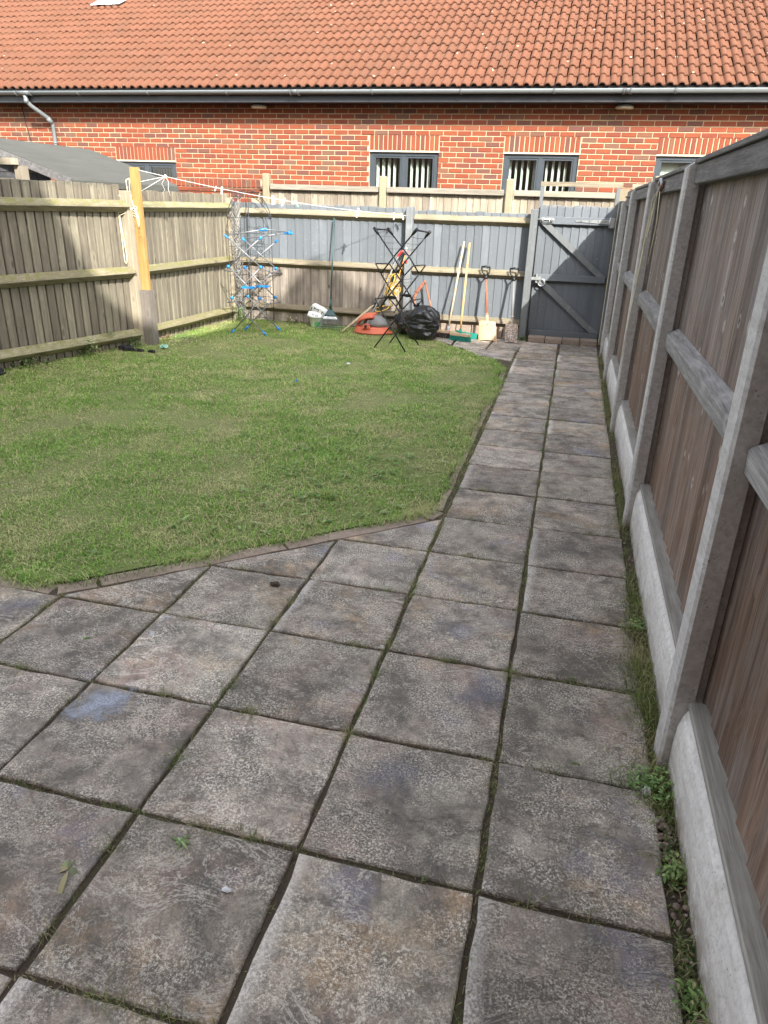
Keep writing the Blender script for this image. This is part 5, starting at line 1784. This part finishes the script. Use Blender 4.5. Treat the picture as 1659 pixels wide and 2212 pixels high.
# ------------------------------------------------------------------ brooms, dustpan, shovel, spade
def broom(name, label, c, ang, L, hb, ht, hmat, bmat, headmat, group):
    t_ = thing(name, label, 'broom', c, group)
    c = Vector(c)
    u_ = Vector((math.cos(ang), math.sin(ang), 0)); n_ = Vector((-u_.y, u_.x, 0))
    zt = .088
    part('head', MB().loft([[c + u_ * s_ + n_ * a_ + Vector((0, 0, b_)) for a_, b_ in ((-.028 * w_, zt - .022), (.028 * w_, zt - .022), (.028 * w_, zt + .004), (.018 * w_, zt + .012), (-.018 * w_, zt + .012), (-.028 * w_, zt + .004))] for s_, w_ in ((-L / 2, .75), (-L / 2 + .012, 1), (L / 2 - .012, 1), (L / 2, .75))], True), headmat, t_)
    br = MB()
    for i in range(22):
        for j in range(4):
            s_ = -L / 2 + .012 + (L - .024) * i / 21
            a_ = -.021 + .014 * j
            b0 = c + u_ * s_ + n_ * a_ + Vector((0, 0, zt - .02))
            b1_ = c + u_ * (s_ * 1.12 + random.uniform(-.004, .004)) + n_ * (a_ * 1.5 + random.uniform(-.004, .004)) + Vector((0, 0, .002 + random.uniform(0, .004)))
            br.tube([b0, b1_], [.0042, .0032], 4, caps=False)
    part('bristles', br, bmat, t_)
    part('handle', MB().tube([hb, Vector(hb).lerp(Vector(ht), .5), ht], [.0125, .0125, .0115], 9), hmat, t_, hb)
    d_ = (Vector(ht) - Vector(hb)).normalized()
    part('socket', MB().tube([Vector(hb) - d_ * .035, Vector(hb) + d_ * .03], [.022, .015], 9), M['teal'] if bmat is M['teal'] else M['lead'], t_)
    return t_


M['darkbristle'] = plain('dark_bristles', (.06, .05, .045), .8, var=.3)
M['pinkwood'] = wood('pale_broom_head', (.52, .36, .24), (.62, .46, .32), (.70, .54, .40), 'x', 0, .02, bump=.1)
broom('brush_broom', 'pale handled broom with dark worn bristles behind the green one', (-1.46, 9.12, 0), math.radians(-8), .29, (-1.425, 9.13, .12), (-1.345, 9.462, 1.146), M['handle_wood'], M['darkbristle'], M['pinkwood'], 'brooms against the grey fence')
broom('brush_broom', 'yellow handled broom with green bristles standing on the slab', (-1.245, 8.97, 0), math.radians(-16), .27, (-1.25, 8.985, .115), (-1.276, 9.462, 1.132), M['yellow_handle'], M['teal'], M['pinkwood'], 'brooms against the grey fence')
dpn = thing('dustpan', 'green plastic dustpan behind the green broom on the slab', 'dustpan', (-1.17, 9.24, 0))
q = MB()
q.loft([[(-1.30, 9.16, .004), (-1.06, 9.17, .004), (-1.05, 9.36, .004), (-1.29, 9.36, .004)], [(-1.305, 9.15, .095), (-1.055, 9.155, .075), (-1.045, 9.365, .02), (-1.295, 9.365, .02)], [(-1.30, 9.156, .095), (-1.06, 9.162, .075), (-1.05, 9.36, .022), (-1.29, 9.36, .022)], [(-1.295, 9.166, .012), (-1.065, 9.176, .012), (-1.055, 9.355, .010), (-1.285, 9.355, .010)]], True)
part('pan', q, M['teal'], dpn)
part('handle', MB().tube([(-1.29, 9.16, .08), (-1.31, 9.13, .10), (-1.335, 9.10, .095)], [.014, .013, .01], 8), M['teal'], dpn)


def digger(name, label, cat, base, top, blade_w0, blade_w1, blade_h, curve, bmat, smat, gmat, dw, group):
    t_ = thing(name, label, cat, base, group)
    B_, T_ = Vector(base), Vector(top)
    d_ = (T_ - B_).normalized()
    n_ = Vector((1, 0, 0)).cross(d_).normalized()
    u_ = Vector((1, 0, 0))
    rows = []
    for k in range(7):
        s_ = k / 6
        w_ = blade_w0 + (blade_w1 - blade_w0) * s_
        row = []
        for i in range(9):
            a_ = -1 + 2 * i / 8
            row.append(B_ + d_ * (blade_h * s_ + (.012 * (1 - a_ * a_) if k == 0 else 0)) + u_ * (w_ / 2 * a_) - n_ * 0 + n_ * (curve * (1 - a_ * a_)) + n_ * (-.012 * (abs(a_) ** 6)))
        rows.append(row)
    v = [p for r in rows for p in r] + [p + n_ * .003 for r in rows for p in r]
    f = []
    for k in range(6):
        for i in range(8):
            a0 = k * 9 + i
            f.append((a0, a0 + 1, a0 + 10, a0 + 9))
            f.append((63 + a0 + 9, 63 + a0 + 10, 63 + a0 + 1, 63 + a0))
    edge_ = list(range(9)) + [9 * k + 8 for k in range(1, 7)] + list(range(61, 53, -1)) + [9 * k for k in range(5, 0, -1)]
    for a0, b0 in zip(edge_, edge_[1:] + edge_[:1]):
        f.append((b0, a0, a0 + 63, b0 + 63))
    part('blade', MB().add(v, f), bmat, t_)
    so = MB()
    S0, S1 = B_ + d_ * (blade_h * .35) - n_ * .004, B_ + d_ * (blade_h + .10)
    so.tube([S0, B_ + d_ * (blade_h * .9) - n_ * .010, S1], [.008, .017, .017], 9)
    part('socket', so, bmat, t_)
    H0, H1 = B_ + d_ * (blade_h + .08), T_ - d_ * .12
    part('shaft', MB().tube([H0, H1], [.0165, .0155], 9), smat, t_, H0)
    g_ = MB()
    g_.tube([T_ - d_ * .16, T_ - d_ * .105], [.018, .021], 9)
    for s_ in (-1, 1):
        g_.tube([T_ - d_ * .11 + u_ * .008 * s_, T_ - d_ * .07 + u_ * (dw * .42) * s_, T_ - d_ * .012 + u_ * (dw * .5) * s_], [.012, .010, .010], 8)
    g_.tube([T_ - d_ * .005 - u_ * dw * .54, T_ + d_ * .004, T_ - d_ * .005 + u_ * dw * .54], [.011, .0135, .011], 9)
    part('grip', g_, gmat, t_, T_)
    return t_


digger('square_shovel', 'square mouthed shovel caked in dried clay with a red brown shaft', 'shovel', (-.915, 9.12, 0), (-1.05, 9.455, .86), .235, .205, .25, .012, M['clay'], M['red_wood'], M['black'], .105, 'digging tools by the gate')
digger('garden_spade', 'grey handled spade with a half shaded muddy blade beside the gate post', 'spade', (-.622, 9.10, 0), (-.692, 9.455, .855), .160, .155, .235, .004, M['spade'], M['greyplastic'], M['black'], .105, 'digging tools by the gate')

# ------------------------------------------------------------------ grass and weeds
def inside(poly, x, y):
    x = np.asarray(x); y = np.asarray(y)
    r = np.zeros(x.shape, bool)
    n_ = len(poly)
    for i in range(n_):
        (x0, y0), (x1, y1) = poly[i], poly[(i + 1) % n_]
        c_ = ((y0 > y) != (y1 > y)) & (x < (x1 - x0) * (y - y0) / (y1 - y0 + 1e-12) + x0)
        r ^= c_
    return r


def blades(name, P, H, Wd, lean, mat, seedv=1, parent=None, two=True):
    """P (n,3) roots; one curved blade each, joined into one mesh"""
    rng = np.random.default_rng(seedv)
    n_ = len(P)
    a_ = rng.uniform(0, 2 * PI, n_)
    b_ = a_ + PI / 2 + rng.normal(0, .5, n_)
    d = np.stack([np.cos(b_), np.sin(b_), np.zeros(n_)], 1)
    s_ = np.stack([np.cos(a_), np.sin(a_), np.zeros(n_)], 1) * (Wd / 2)[:, None]
    ln = (lean * rng.uniform(.3, 1.6, n_))
    z = np.array([0, 0, 1.0])
    m1 = P + d * (H * ln * .35)[:, None] + z * (H * .62)[:, None]
    t1 = P + d * (H * ln)[:, None] + z * (H * np.clip(1.0 - .35 * ln, .12, 1))[:, None]
    V = np.stack([P - s_, P + s_, m1 - s_ * .75, m1 + s_ * .75, t1], 1).reshape(-1, 3)
    base = (np.arange(n_) * 5)[:, None]
    quad = base + np.array([0, 1, 3, 2]); tri = base + np.array([2, 3, 4])
    loops = np.concatenate([quad, tri], 1).reshape(-1)
    me = bpy.data.meshes.new(name)
    me.vertices.add(len(V)); me.vertices.foreach_set('co', V.astype(np.float32).ravel())
    me.loops.add(len(loops)); me.loops.foreach_set('vertex_index', loops.astype(np.int32))
    me.polygons.add(2 * n_)
    st = (np.arange(n_) * 7)[:, None] + np.array([0, 4])
    me.polygons.foreach_set('loop_start', st.astype(np.int32).ravel())
    me.materials.append(mat)
    me.update(calc_edges=True)
    o = link(name, me, parent)
    o['kind'] = 'stuff'
    return o


def vnoise(x, y, sc, seedv):
    return np.array([mnoise.noise((float(a_) * sc + seedv, float(b_) * sc, seedv * 1.7)) for a_, b_ in zip(x, y)])


N_TRY = 520000
gx = RNG.uniform(-6.4, -.5, N_TRY); gy = RNG.uniform(2.2, 9.55, N_TRY)
left = -2.28 - (gy - 2.28) * .855 - 1.0
dens = np.clip(1.25 - (gy - 2.3) * .11, .42, 1.0)
ok = (gx > left) & (RNG.uniform(0, 1, N_TRY) < dens)
gx, gy = gx[ok], gy[ok]
jx, jy = RNG.normal(0, .018, len(gx)), RNG.normal(0, .018, len(gx))
ok = inside(LAWN, gx, gy)
gx, gy = gx[ok] + jx[ok], gy[ok] + jy[ok]
ok = (gx < -.50) & (gy > 2.2) & (gy < 9.53)
gx, gy = gx[ok], gy[ok]
# thin patches
grid = {}
def cellnoise(x, y, sc, sd):
    ix = np.floor(x / .05).astype(int); iy = np.floor(y / .05).astype(int)
    key = ix * 10007 + iy
    uq, inv = np.unique(key, return_inverse=True)
    first = np.zeros(len(uq), int); first[inv[::-1]] = np.arange(len(inv))[::-1]
    vals = vnoise(ix[first] * .05, iy[first] * .05, sc, sd)
    return vals[inv]
cn = cellnoise(gx, gy, 1.6, 4.0) + .5 * cellnoise(gx, gy, 5.5, 9.0)
keep = RNG.uniform(0, 1, len(gx)) < np.clip(.95 + cn * .9, .25, 1)
gx, gy, cn = gx[keep], gy[keep], cn[keep]
n_ = len(gx)
H = RNG.uniform(.010, .026, n_) * (1 + .85 * np.clip(cn, -.6, .9)) * np.where(RNG.uniform(0, 1, n_) < .05, 1.9, 1.0)
Wd = RNG.uniform(.0026, .0048, n_) * (1 + np.clip((gy - 4) * .12, 0, .7))
blades('lawn_grass', np.stack([gx, gy, np.full(n_, -.008)], 1), H, Wd, 1.35, M['grass'], 3)
# loose cut straw lying on the lawn
n_ = 15000
cx_ = RNG.uniform(-5.6, -.6, n_); cy_ = RNG.uniform(2.3, 9.3, n_)
ok = inside(LAWN, cx_, cy_)
cx_, cy_ = cx_[ok], cy_[ok]; n_ = len(cx_)
blades('cut_straw', np.stack([cx_, cy_, RNG.uniform(.008, .022, n_)], 1), RNG.uniform(.008, .02, n_), RNG.uniform(.002, .004, n_), 3.2, M['dry'], 5)

# longer uncut fringe hanging over the edging
FR = []
LF = LAWN[0:11]
for i in range(len(LF) - 1):
    p_, q_ = Vector((*LF[i], 0)), Vector((*LF[i + 1], 0))
    for k in range(int((q_ - p_).length * 1500)):
        w_ = p_.lerp(q_, random.random())
        d_ = mnoise.noise((w_.x * 3, w_.y * 3, 2.0))
        if random.random() < .6 + 1.2 * d_:
            FR.append((w_.x + random.gauss(.012, .022) * (1 + max(0, d_)), w_.y - abs(random.gauss(.0, .028)) * (1 + 1.5 * max(0, d_)) + .012, random.uniform(.7, 1.5) + max(0, d_)))
FR = np.array(FR); n_ = len(FR)
blades('edge_fringe', np.stack([FR[:, 0], FR[:, 1], np.full(n_, -.008)], 1), RNG.uniform(.018, .038, n_) * FR[:, 2], RNG.uniform(.002, .0038, n_), 1.5, M['grass'], 31)
# grass in slab joints
JP = []
for xi in range(len(XJ)):
    for yi in range(len(YJ) - 1):
        x, y0, y1 = XJ[xi], YJ[yi], YJ[yi + 1]
        amt = max(0, mnoise.noise((x * 2.3, y0 * 1.7, 3.3)) * 1.4 + (.5 if xi == 8 else .22))
        for k in range(int(amt * 260)):
            JP.append((x + random.gauss(0, .006), random.uniform(y0, y1), 1.0))
        for t_ in range(random.choice((0, 1, 1, 2)) if y0 > .3 else 1):
            yc = random.uniform(y0, y1)
            for k in range(int(random.uniform(18, 80))):
                JP.append((x + random.gauss(0, .010), yc + random.gauss(0, .020), 1.5))
for yi in range(len(YJ)):
    for xi in range(len(XJ) - 1):
        y, x0, x1 = YJ[yi], XJ[xi], XJ[xi + 1]
        amt = max(0, mnoise.noise((x0 * 2.1 + 5, y * 1.9, 7.3)) * 1.4 + .2)
        for k in range(int(amt * 220)):
            JP.append((random.uniform(x0, x1), y + random.gauss(0, .006), 1.0))
        for t_ in range(random.choice((0, 1, 1, 2)) if y > .3 else 1):
            xc = random.uniform(x0, x1)
            for k in range(int(random.uniform(15, 70))):
                JP.append((xc + random.gauss(0, .022), y + random.gauss(0, .009), 1.4))
for k in range(2600):   # thin moss all along the near joints
    if k % 2:
        JP.append((random.choice(XJ[3:]) + random.gauss(0, .005), random.uniform(.6, 3.4), .7))
    else:
        JP.append((random.uniform(-2.6, .42), random.choice(YJ[2:9]) + random.gauss(0, .004), .7))
JP = [(x, y, h_) for x, y, h_ in JP if not (x < -.56 and (y - 2.31) * (1.28) - (x + 1.80) * 1.16 > .02) and x > -4]
JA = np.array(JP)
n_ = len(JA)
blades('joint_grass', np.stack([JA[:, 0], JA[:, 1], np.full(n_, -.016)], 1), RNG.uniform(.012, .032, n_) * JA[:, 2], RNG.uniform(.0012, .0026, n_), 1.1, M['weed_grass'], 8)
# fringe along the edging and the foot of the right fence
FP = []
for i in range(len(EDG) - 1):
    p, q = Vector((*EDG[i], 0)), Vector((*EDG[i + 1], 0))
    for k in range(int((q - p).length * 1500)):
        r_ = p.lerp(q, random.random())
        if random.random() < .30 + 1.1 * mnoise.noise((r_.x * 2.6, r_.y * 2.6, 12.0)):
            FP.append((r_.x + random.gauss(-.005, .035), r_.y + random.gauss(.0, .03), random.uniform(.6, 1.3)))
for k in range(9000):
    y = random.uniform(.8, 9.2)
    dn = mnoise.noise((y * 1.7, 2.2, 0)) + .38
    if random.random() < dn:
        FP.append((min(.466, .448 + random.gauss(0, .022)), y, random.uniform(.8, 2.3)))
for (yc, sy, cnt, hh) in ((2.25, .16, 900, 2.6), (2.75, .2, 500, 1.8), (1.75, .08, 350, 1.4), (3.75, .12, 300, 1.5)):
    for k in range(cnt):
        FP.append((min(.466, .432 + random.gauss(0, .03)), random.gauss(yc, sy), random.uniform(.5, 1.2) * hh))
FA = np.array(FP)
n_ = len(FA)
blades('edge_grass', np.stack([FA[:, 0], FA[:, 1], np.full(n_, -.014)], 1), RNG.uniform(.018, .036, n_) * FA[:, 2], RNG.uniform(.0014, .003, n_), .9, M['weed_grass'], 11)
# dry clippings scattered over the slabs
CP = []
for k in range(5200):
    y = random.uniform(.7, 8.6) if k % 3 else random.uniform(.7, 3.6)
    x = random.uniform(-2.6, .42)
    if x < -.56 and (y - 2.31) * 1.28 - (x + 1.80) * 1.16 > 0:
        continue
    d_ = mnoise.noise((x * 1.8, y * 1.8, 8.8)) + (.35 if x > .2 else 0)
    if random.random() < .25 + d_:
        CP.append((x, y))
CP += [(random.gauss(.36, .06), random.gauss(yy_, .2)) for yy_ in (1.9, 2.3, 2.7) for k in range(160)]
CP += [(random.gauss(-.82, .09), random.gauss(1.18, .07)) for k in range(60)]
CA = np.array(CP); n_ = len(CA)
blades('grass_clippings', np.stack([CA[:, 0], CA[:, 1], np.full(n_, .002)], 1), RNG.uniform(.003, .006, n_), RNG.uniform(.001, .002, n_), 7.0, M['dry'], 14)


def leafmesh(mb, c, L, w, az, el, curl=.4, fold=.15):
    c = Vector(c)
    u = Vector((math.cos(az), math.sin(az), 0)); s_ = Vector((-u.y, u.x, 0))
    rows = []
    for k, ww in ((0, .15), (.3, .85), (.6, 1.0), (.85, .6), (1.0, .05)):
        e = el - curl * k
        p = c + u * (L * k * math.cos(e)) + Vector((0, 0, L * k * math.sin(e)))
        rows.append([p - s_ * (w * ww / 2) + Vector((0, 0, fold * w * ww)), p, p + s_ * (w * ww / 2) + Vector((0, 0, fold * w * ww))])
    v = [q for r in rows for q in r]
    f = []
    for k in range(4):
        for i in range(2):
            f.append((k * 3 + i, k * 3 + i + 1, k * 3 + i + 4, k * 3 + i + 3))
    mb.add(v, f, 0, False)


# broad leaved weeds in the lawn (uncounted ground cover)
mb = MB()
for k in range(240):
    x, y = random.uniform(-4.6, -.65), random.uniform(2.4, 8.8)
    if k < 190:
        x, y = random.gauss(-1.1, .45), random.gauss(3.9, .7)
    if not inside(LAWN, np.array([x]), np.array([y]))[0] or x > -.66:
        continue
    for q in range(random.randint(2, 5)):
        leafmesh(mb, (x, y, .010), random.uniform(.018, .05), random.uniform(.007, .016), random.uniform(0, 6.28), random.uniform(.25, .9), .6)
stuff('lawn_weeds', mb, M['leaf'])


def weed(name, label, c, n_leaf, L, w, spread, hgt, cat='weed', mat=None, grass=0, group=None, gmat=None):
    t_ = thing(name, label, cat, c, group)
    c = Vector(c)
    m_ = MB()
    for k in range(n_leaf):
        az = random.uniform(0, 6.28)
        r_ = spread * random.random()
        p = c + Vector((math.cos(az) * r_, math.sin(az) * r_, hgt * random.random() ** 1.3))
        leafmesh(m_, p, L * random.uniform(.6, 1.3), w * random.uniform(.7, 1.2), random.uniform(0, 6.28), random.uniform(-.1, 1.0), .6)
    part('leaves', m_, mat or M['leaf'], t_)
    if hgt > .05:
        st = MB()
        for k in range(max(3, n_leaf // 9)):
            az = random.uniform(0, 6.28); r_ = spread * random.random()
            st.tube([c + Vector((math.cos(az) * r_ * .4, math.sin(az) * r_ * .4, -.01)), c + Vector((math.cos(az) * r_, math.sin(az) * r_, hgt * random.uniform(.6, 1.1)))], .002, 4)
        part('stems', st, M['weed_grass'], t_)
    if grass:
        P = np.stack([RNG.normal(c.x, spread * .6, grass), RNG.normal(c.y, spread * .6, grass), np.full(grass, c.z - .01)], 1) - np.array(c)[None, :]
        o = blades('grass_blades', P, RNG.uniform(.05, .13, grass) * max(.6, hgt * 7), RNG.uniform(.002, .004, grass), .8, gmat or M['weed_grass'], 21, t_)
        del o['kind']
    return t_


weed('grass_tuft', 'bright green grass tuft standing up near the patio edge of lawn', (-1.19, 3.57, 0), 3, .06, .012, .035, .03, 'grass tuft', grass=110, gmat=M['grass'])
weed('weed_plant', 'leafy weed clump at the foot of left fence, with tiny white flowers', (-4.86, 6.55, 0), 150, .05, .022, .15, .16, 'weed', None, 160, 'weeds along the left fence')
weed('weed_plant', 'low sprawling weed under the left fence near the picture edge', (-5.05, 5.9, 0), 110, .04, .016, .20, .09, 'weed', None, 260, 'weeds along the left fence')
weed('weed_plant', 'small weeds growing against the grey sleeve of the clothes post', (-4.62, 7.12, 0), 55, .04, .017, .09, .10, 'weed', None, 60, 'weeds along the left fence')
weed('weed_plant', 'pale ground creeping weed right of the clothes post', (-4.40, 7.75, 0), 110, .04, .02, .17, .03, 'weed', None, 60, 'weeds along the left fence')
weed('weed_plant', 'reddish drying weed beside the clothes post', (-4.52, 7.62, 0), 50, .04, .012, .08, .06, 'weed', M['redleaf'], 0, 'weeds along the left fence')
weed('weed_plant', 'weed growing out of the bottom rail on left fence', (-4.70, 6.80, .17), 30, .03, .012, .05, .05, 'weed', None, 0, 'weeds along the left fence')
weed('weed_plant', 'yellow green climbing weed at the foot of lattice in the corner', (-4.33, 9.24, 0), 90, .045, .018, .10, .20, 'weed', None, 40, 'weeds along the rear fence')
weed('weed_plant', 'dry brown weed below the bare left bay of rear fence', (-3.66, 9.42, 0), 60, .035, .01, .16, .10, 'weed', M['dry'], 60, 'weeds along the rear fence')
weed('weed_plant', 'little weed at the foot of the gate post beside the spade', (-.50, 9.38, 0), 34, .035, .016, .05, .05, 'weed', None, 20, 'weeds along the rear fence')
weed('weed_plant', 'tangled green weed with yellow flecks at the nearest concrete post foot', (.415, 1.735, 0), 300, .015, .0065, .075, .045, 'weed', None, 150, 'weeds along the right fence')
weed('weed_plant', 'dark leafy weed with one broad leaf beside the near gravel board', (.445, 1.45, -.01), 150, .016, .0075, .045, .05, 'weed', None, 40, 'weeds along the right fence')
weed('weed_plant', 'pale green weed in the gap by the gravel board at the picture bottom', (.445, 1.12, -.01), 90, .018, .007, .045, .04, 'weed', None, 40, 'weeds along the right fence')
weed('weed_plant', 'green tuft by the slab corner midway along the path fence', (.43, 2.62, 0), 60, .022, .007, .05, .05, 'weed', None, 120, 'weeds along the right fence')
# flowers on the clump
fm = MB()
for k in range(7):
    p = Vector((-4.80 + random.uniform(-.08, .1), 6.50 + random.uniform(-.1, .1), .17 + random.uniform(-.03, .02)))
    for q in range(5):
        leafmesh(fm, p, .012, .008, q * 1.256, .4, .2)
part('flower', fm, M['white'], bpy.data.objects['weed_plant'])
M['wilt'] = grass_mat('wilted_leaf', ((.20, .25, .12), (.30, .34, .19), (.40, .42, .26)), (.45, .40, .22), .15)
for c, lab, n_, L, mt_ in (((-1.03, 1.05, .004), 'wilted pale weed lying across the joint of the near left slabs', 5, .07, 'wilt'), ((-.81, 1.20, .004), 'small pulled weed lying among clippings on the near slab', 8, .030, 'leaf'), ((-.17, 1.275, -.006), 'tiny dark green rosette in the joint near the picture bottom', 10, .016, 'leaf'), ((.20, 1.79, .002), 'dark green leaf fallen on the slab beside the near post', 2, .032, 'leaf'), ((-1.62, 1.95, .002), 'flat green weed scrap on the slab by the left edge', 6, .022, 'leaf'), ((-1.45, 2.90, .004), 'broad dock leaf poking out at the lawn edge', 5, .075, 'leaf'), ((.35, 1.02, .004), 'single curled pale leaf on the near right slab', 1, .055, 'wilt')):
    m_ = MB()
    for k in range(n_):
        leafmesh(m_, (c[0] + random.uniform(-.1, .1) * L, c[1] + random.uniform(-.1, .1) * L, c[2]), L * random.uniform(.45, 1.25), L * random.uniform(.16, .30), k * 6.28 / n_ + random.uniform(-.7, .7), random.uniform(.02, .35), .4)
    solo('fallen_weed', m_, M[mt_], lab, 'weed', None, c)

# creeping leaves and moss filling the gap by the right fence
mb = MB()
for k in range(900):
    y = random.uniform(.75, 1.9) if k % 3 else random.uniform(1.9, 6.5)
    if mnoise.noise((y * 4.0, 7.7, 0)) < -.12:
        continue
    x = min(.462, random.gauss(.446, .016))
    leafmesh(mb, (x, y, -.008 + .012 * random.random()), random.uniform(.008, .018), random.uniform(.004, .009), random.uniform(0, 6.28), random.uniform(.0, 1.1), .5)
M['leaf_dark'] = grass_mat('dark_weed_leaf', ((.06, .11, .035), (.10, .17, .055), (.16, .22, .08)), (.26, .24, .12), .2)  # darker green than the other weed leaves
stuff('strip_weeds', mb, M['leaf_dark'])
# dead leaves and grey litter under the airer in the corner
LP_ = np.stack([RNG.normal(-3.98, .20, 520), RNG.normal(9.08, .14, 520), RNG.uniform(.004, .02, 520)], 1)
blades('dead_litter', LP_, RNG.uniform(.004, .010, 520), RNG.uniform(.003, .008, 520), 5.0, M['dry'], 41)
# pebbles
mb = MB()
def peb(x, y, r):
    sx_, sy_, sz_ = r * random.uniform(.8, 1.3), r * random.uniform(.8, 1.3), r * random.uniform(.5, .8)
    rot = random.uniform(0, 3)
    R = []
    for (zz, rr_) in ((-.7, .6), (0, 1), (.6, .75), (.95, .3)):
        R.append([(x + sx_ * rr_ * math.cos(a_ + rot), y + sy_ * rr_ * math.sin(a_ + rot), -.004 + sz_ * zz) for a_ in [2 * PI * k / 7 for k in range(7)]])
    mb.loft(R, True, 0, True)
for k in range(130):
    y = random.uniform(.75, 1.72) if k < 95 else random.uniform(1.7, 4)
    peb(random.uniform(.428, .468), y, random.choice((.003, .004, .005, .006, .009)) * random.uniform(.8, 1.2))
for k in range(46):
    peb(random.gauss(.436, .010), random.gauss(1.58, .06), random.uniform(.005, .011))
stuff('pebbles', mb, M['pebble'])
mb = MB()
for k in range(120):
    peb(random.gauss(-4.45, .12), random.gauss(7.62, .14), random.uniform(.006, .014))
stuff('stone_chips', mb, M['pebble'])
# loose soil bits
mb = MB()
for k in range(500):
    x = random.uniform(-2.3, .4); y = random.uniform(.75, 3.4)
    if x < -.56 and (y - 2.31) * 1.28 - (x + 1.80) * 1.16 > 0:
        continue
    if k % 2:
        y = random.choice(YJ[2:9]) + random.gauss(0, .02)
    peb(x, y, random.uniform(.0015, .004))
stuff('soil_crumbs', mb, M['soil'])


def crumple(name, label, cat, c, r, flat, mat, seedv, n_=14):
    c = Vector(c)
    v, f = [], []
    nv = 8
    for j in range(nv + 1):
        th = PI * j / nv
        for i in range(n_):
            ph = 2 * PI * i / n_
            p = Vector((math.sin(th) * math.cos(ph), math.sin(th) * math.sin(ph), math.cos(th)))
            k = 1 + .55 * mnoise.noise(p * 2.2 + Vector((seedv, 0, 0))) + .25 * mnoise.noise(p * 6 + Vector((0, seedv, 0)))
            v.append((c.x + p.x * r[0] * k, c.y + p.y * r[1] * k, c.z + max(0, p.z * k + .35) * flat))
    for j in range(nv):
        for i in range(n_):
            a0, b0 = j * n_ + i, j * n_ + (i + 1) % n_
            f.append((a0, b0, b0 + n_, a0 + n_))
    return solo(name, MB().add(v, f), mat, label, cat, None, c)


crumple('cloth_scrap', 'crumpled black cloth lying on the grass left of the clothes post', 'cloth', (-4.60, 6.90, .004), (.085, .06), .045, M['fabric'], 1.0)
crumple('cloth_scrap', 'flat strip of black cloth trailing right of the crumpled one', 'cloth', (-4.46, 6.90, .004), (.075, .025), .018, M['fabric'], 2.0)
crumple('cloth_scrap', 'small black scrap nearest the foot of the clothes post', 'cloth', (-4.30, 6.90, .004), (.045, .018), .018, M['fabric'], 3.0)
crumple('black_sheeting', 'black sheeting showing at the left picture edge under the fence', 'sheeting', (-5.06, 5.45, .0), (.10, .12), .05, M['fabric'], 5.0)
crumple('plastic_scrap', 'mint green plastic scrap on the grass below the grey sleeve', 'scrap', (-4.30, 7.16, .01), (.05, .04), .022, M['mint'], 6.0)
crumple('paper_scrap', 'crumpled white paper scrap by the foot of the nearest concrete post', 'paper', (.395, 1.712, .004), (.014, .012), .018, M['paper'], 7.0)
crumple('paper_scrap', 'little white paper scrap in the middle of the lawn', 'paper', (-2.12, 7.05, .018), (.02, .02), .010, M['paper'], 8.0)
crumple('paper_scrap', 'tiny pale scrap lying on the near left slab', 'paper', (-.63, 1.10, .003), (.012, .006), .004, M['paper'], 9.0)
crumple('bottle_top', 'small bright blue plastic bit lying in the lawn', 'bottle top', (-2.34, 6.12, .02), (.012, .012), .012, M['blue'], 10.0)
crumple('stone_chip', 'small dark stone on the slab near the lawn edge', 'stone', (-1.09, 2.54, .003), (.022, .014), .010, M['soil'], 12.0)
solo('stick', MB().tube([(-1.62, 8.40, .02), (-1.5, 8.38, .022), (-1.40, 8.39, .02)], .005, 5), M['handle_wood'], 'pale stick lying on the grass in front of the brooms', 'stick', None, (-1.5, 8.38, .02))
solo('twig', MB().tube([(-.16, 9.02, .012), (-.10, 8.93, .006), (-.05, 8.82, .004)], .003, 5).tube([(-.05, 8.82, .004), (.02, 8.78, .004)], .002, 4), M['handle_wood'], 'thin pale straw twig lying on the path below the gate', 'twig', None, (-.1, 8.9, .01))
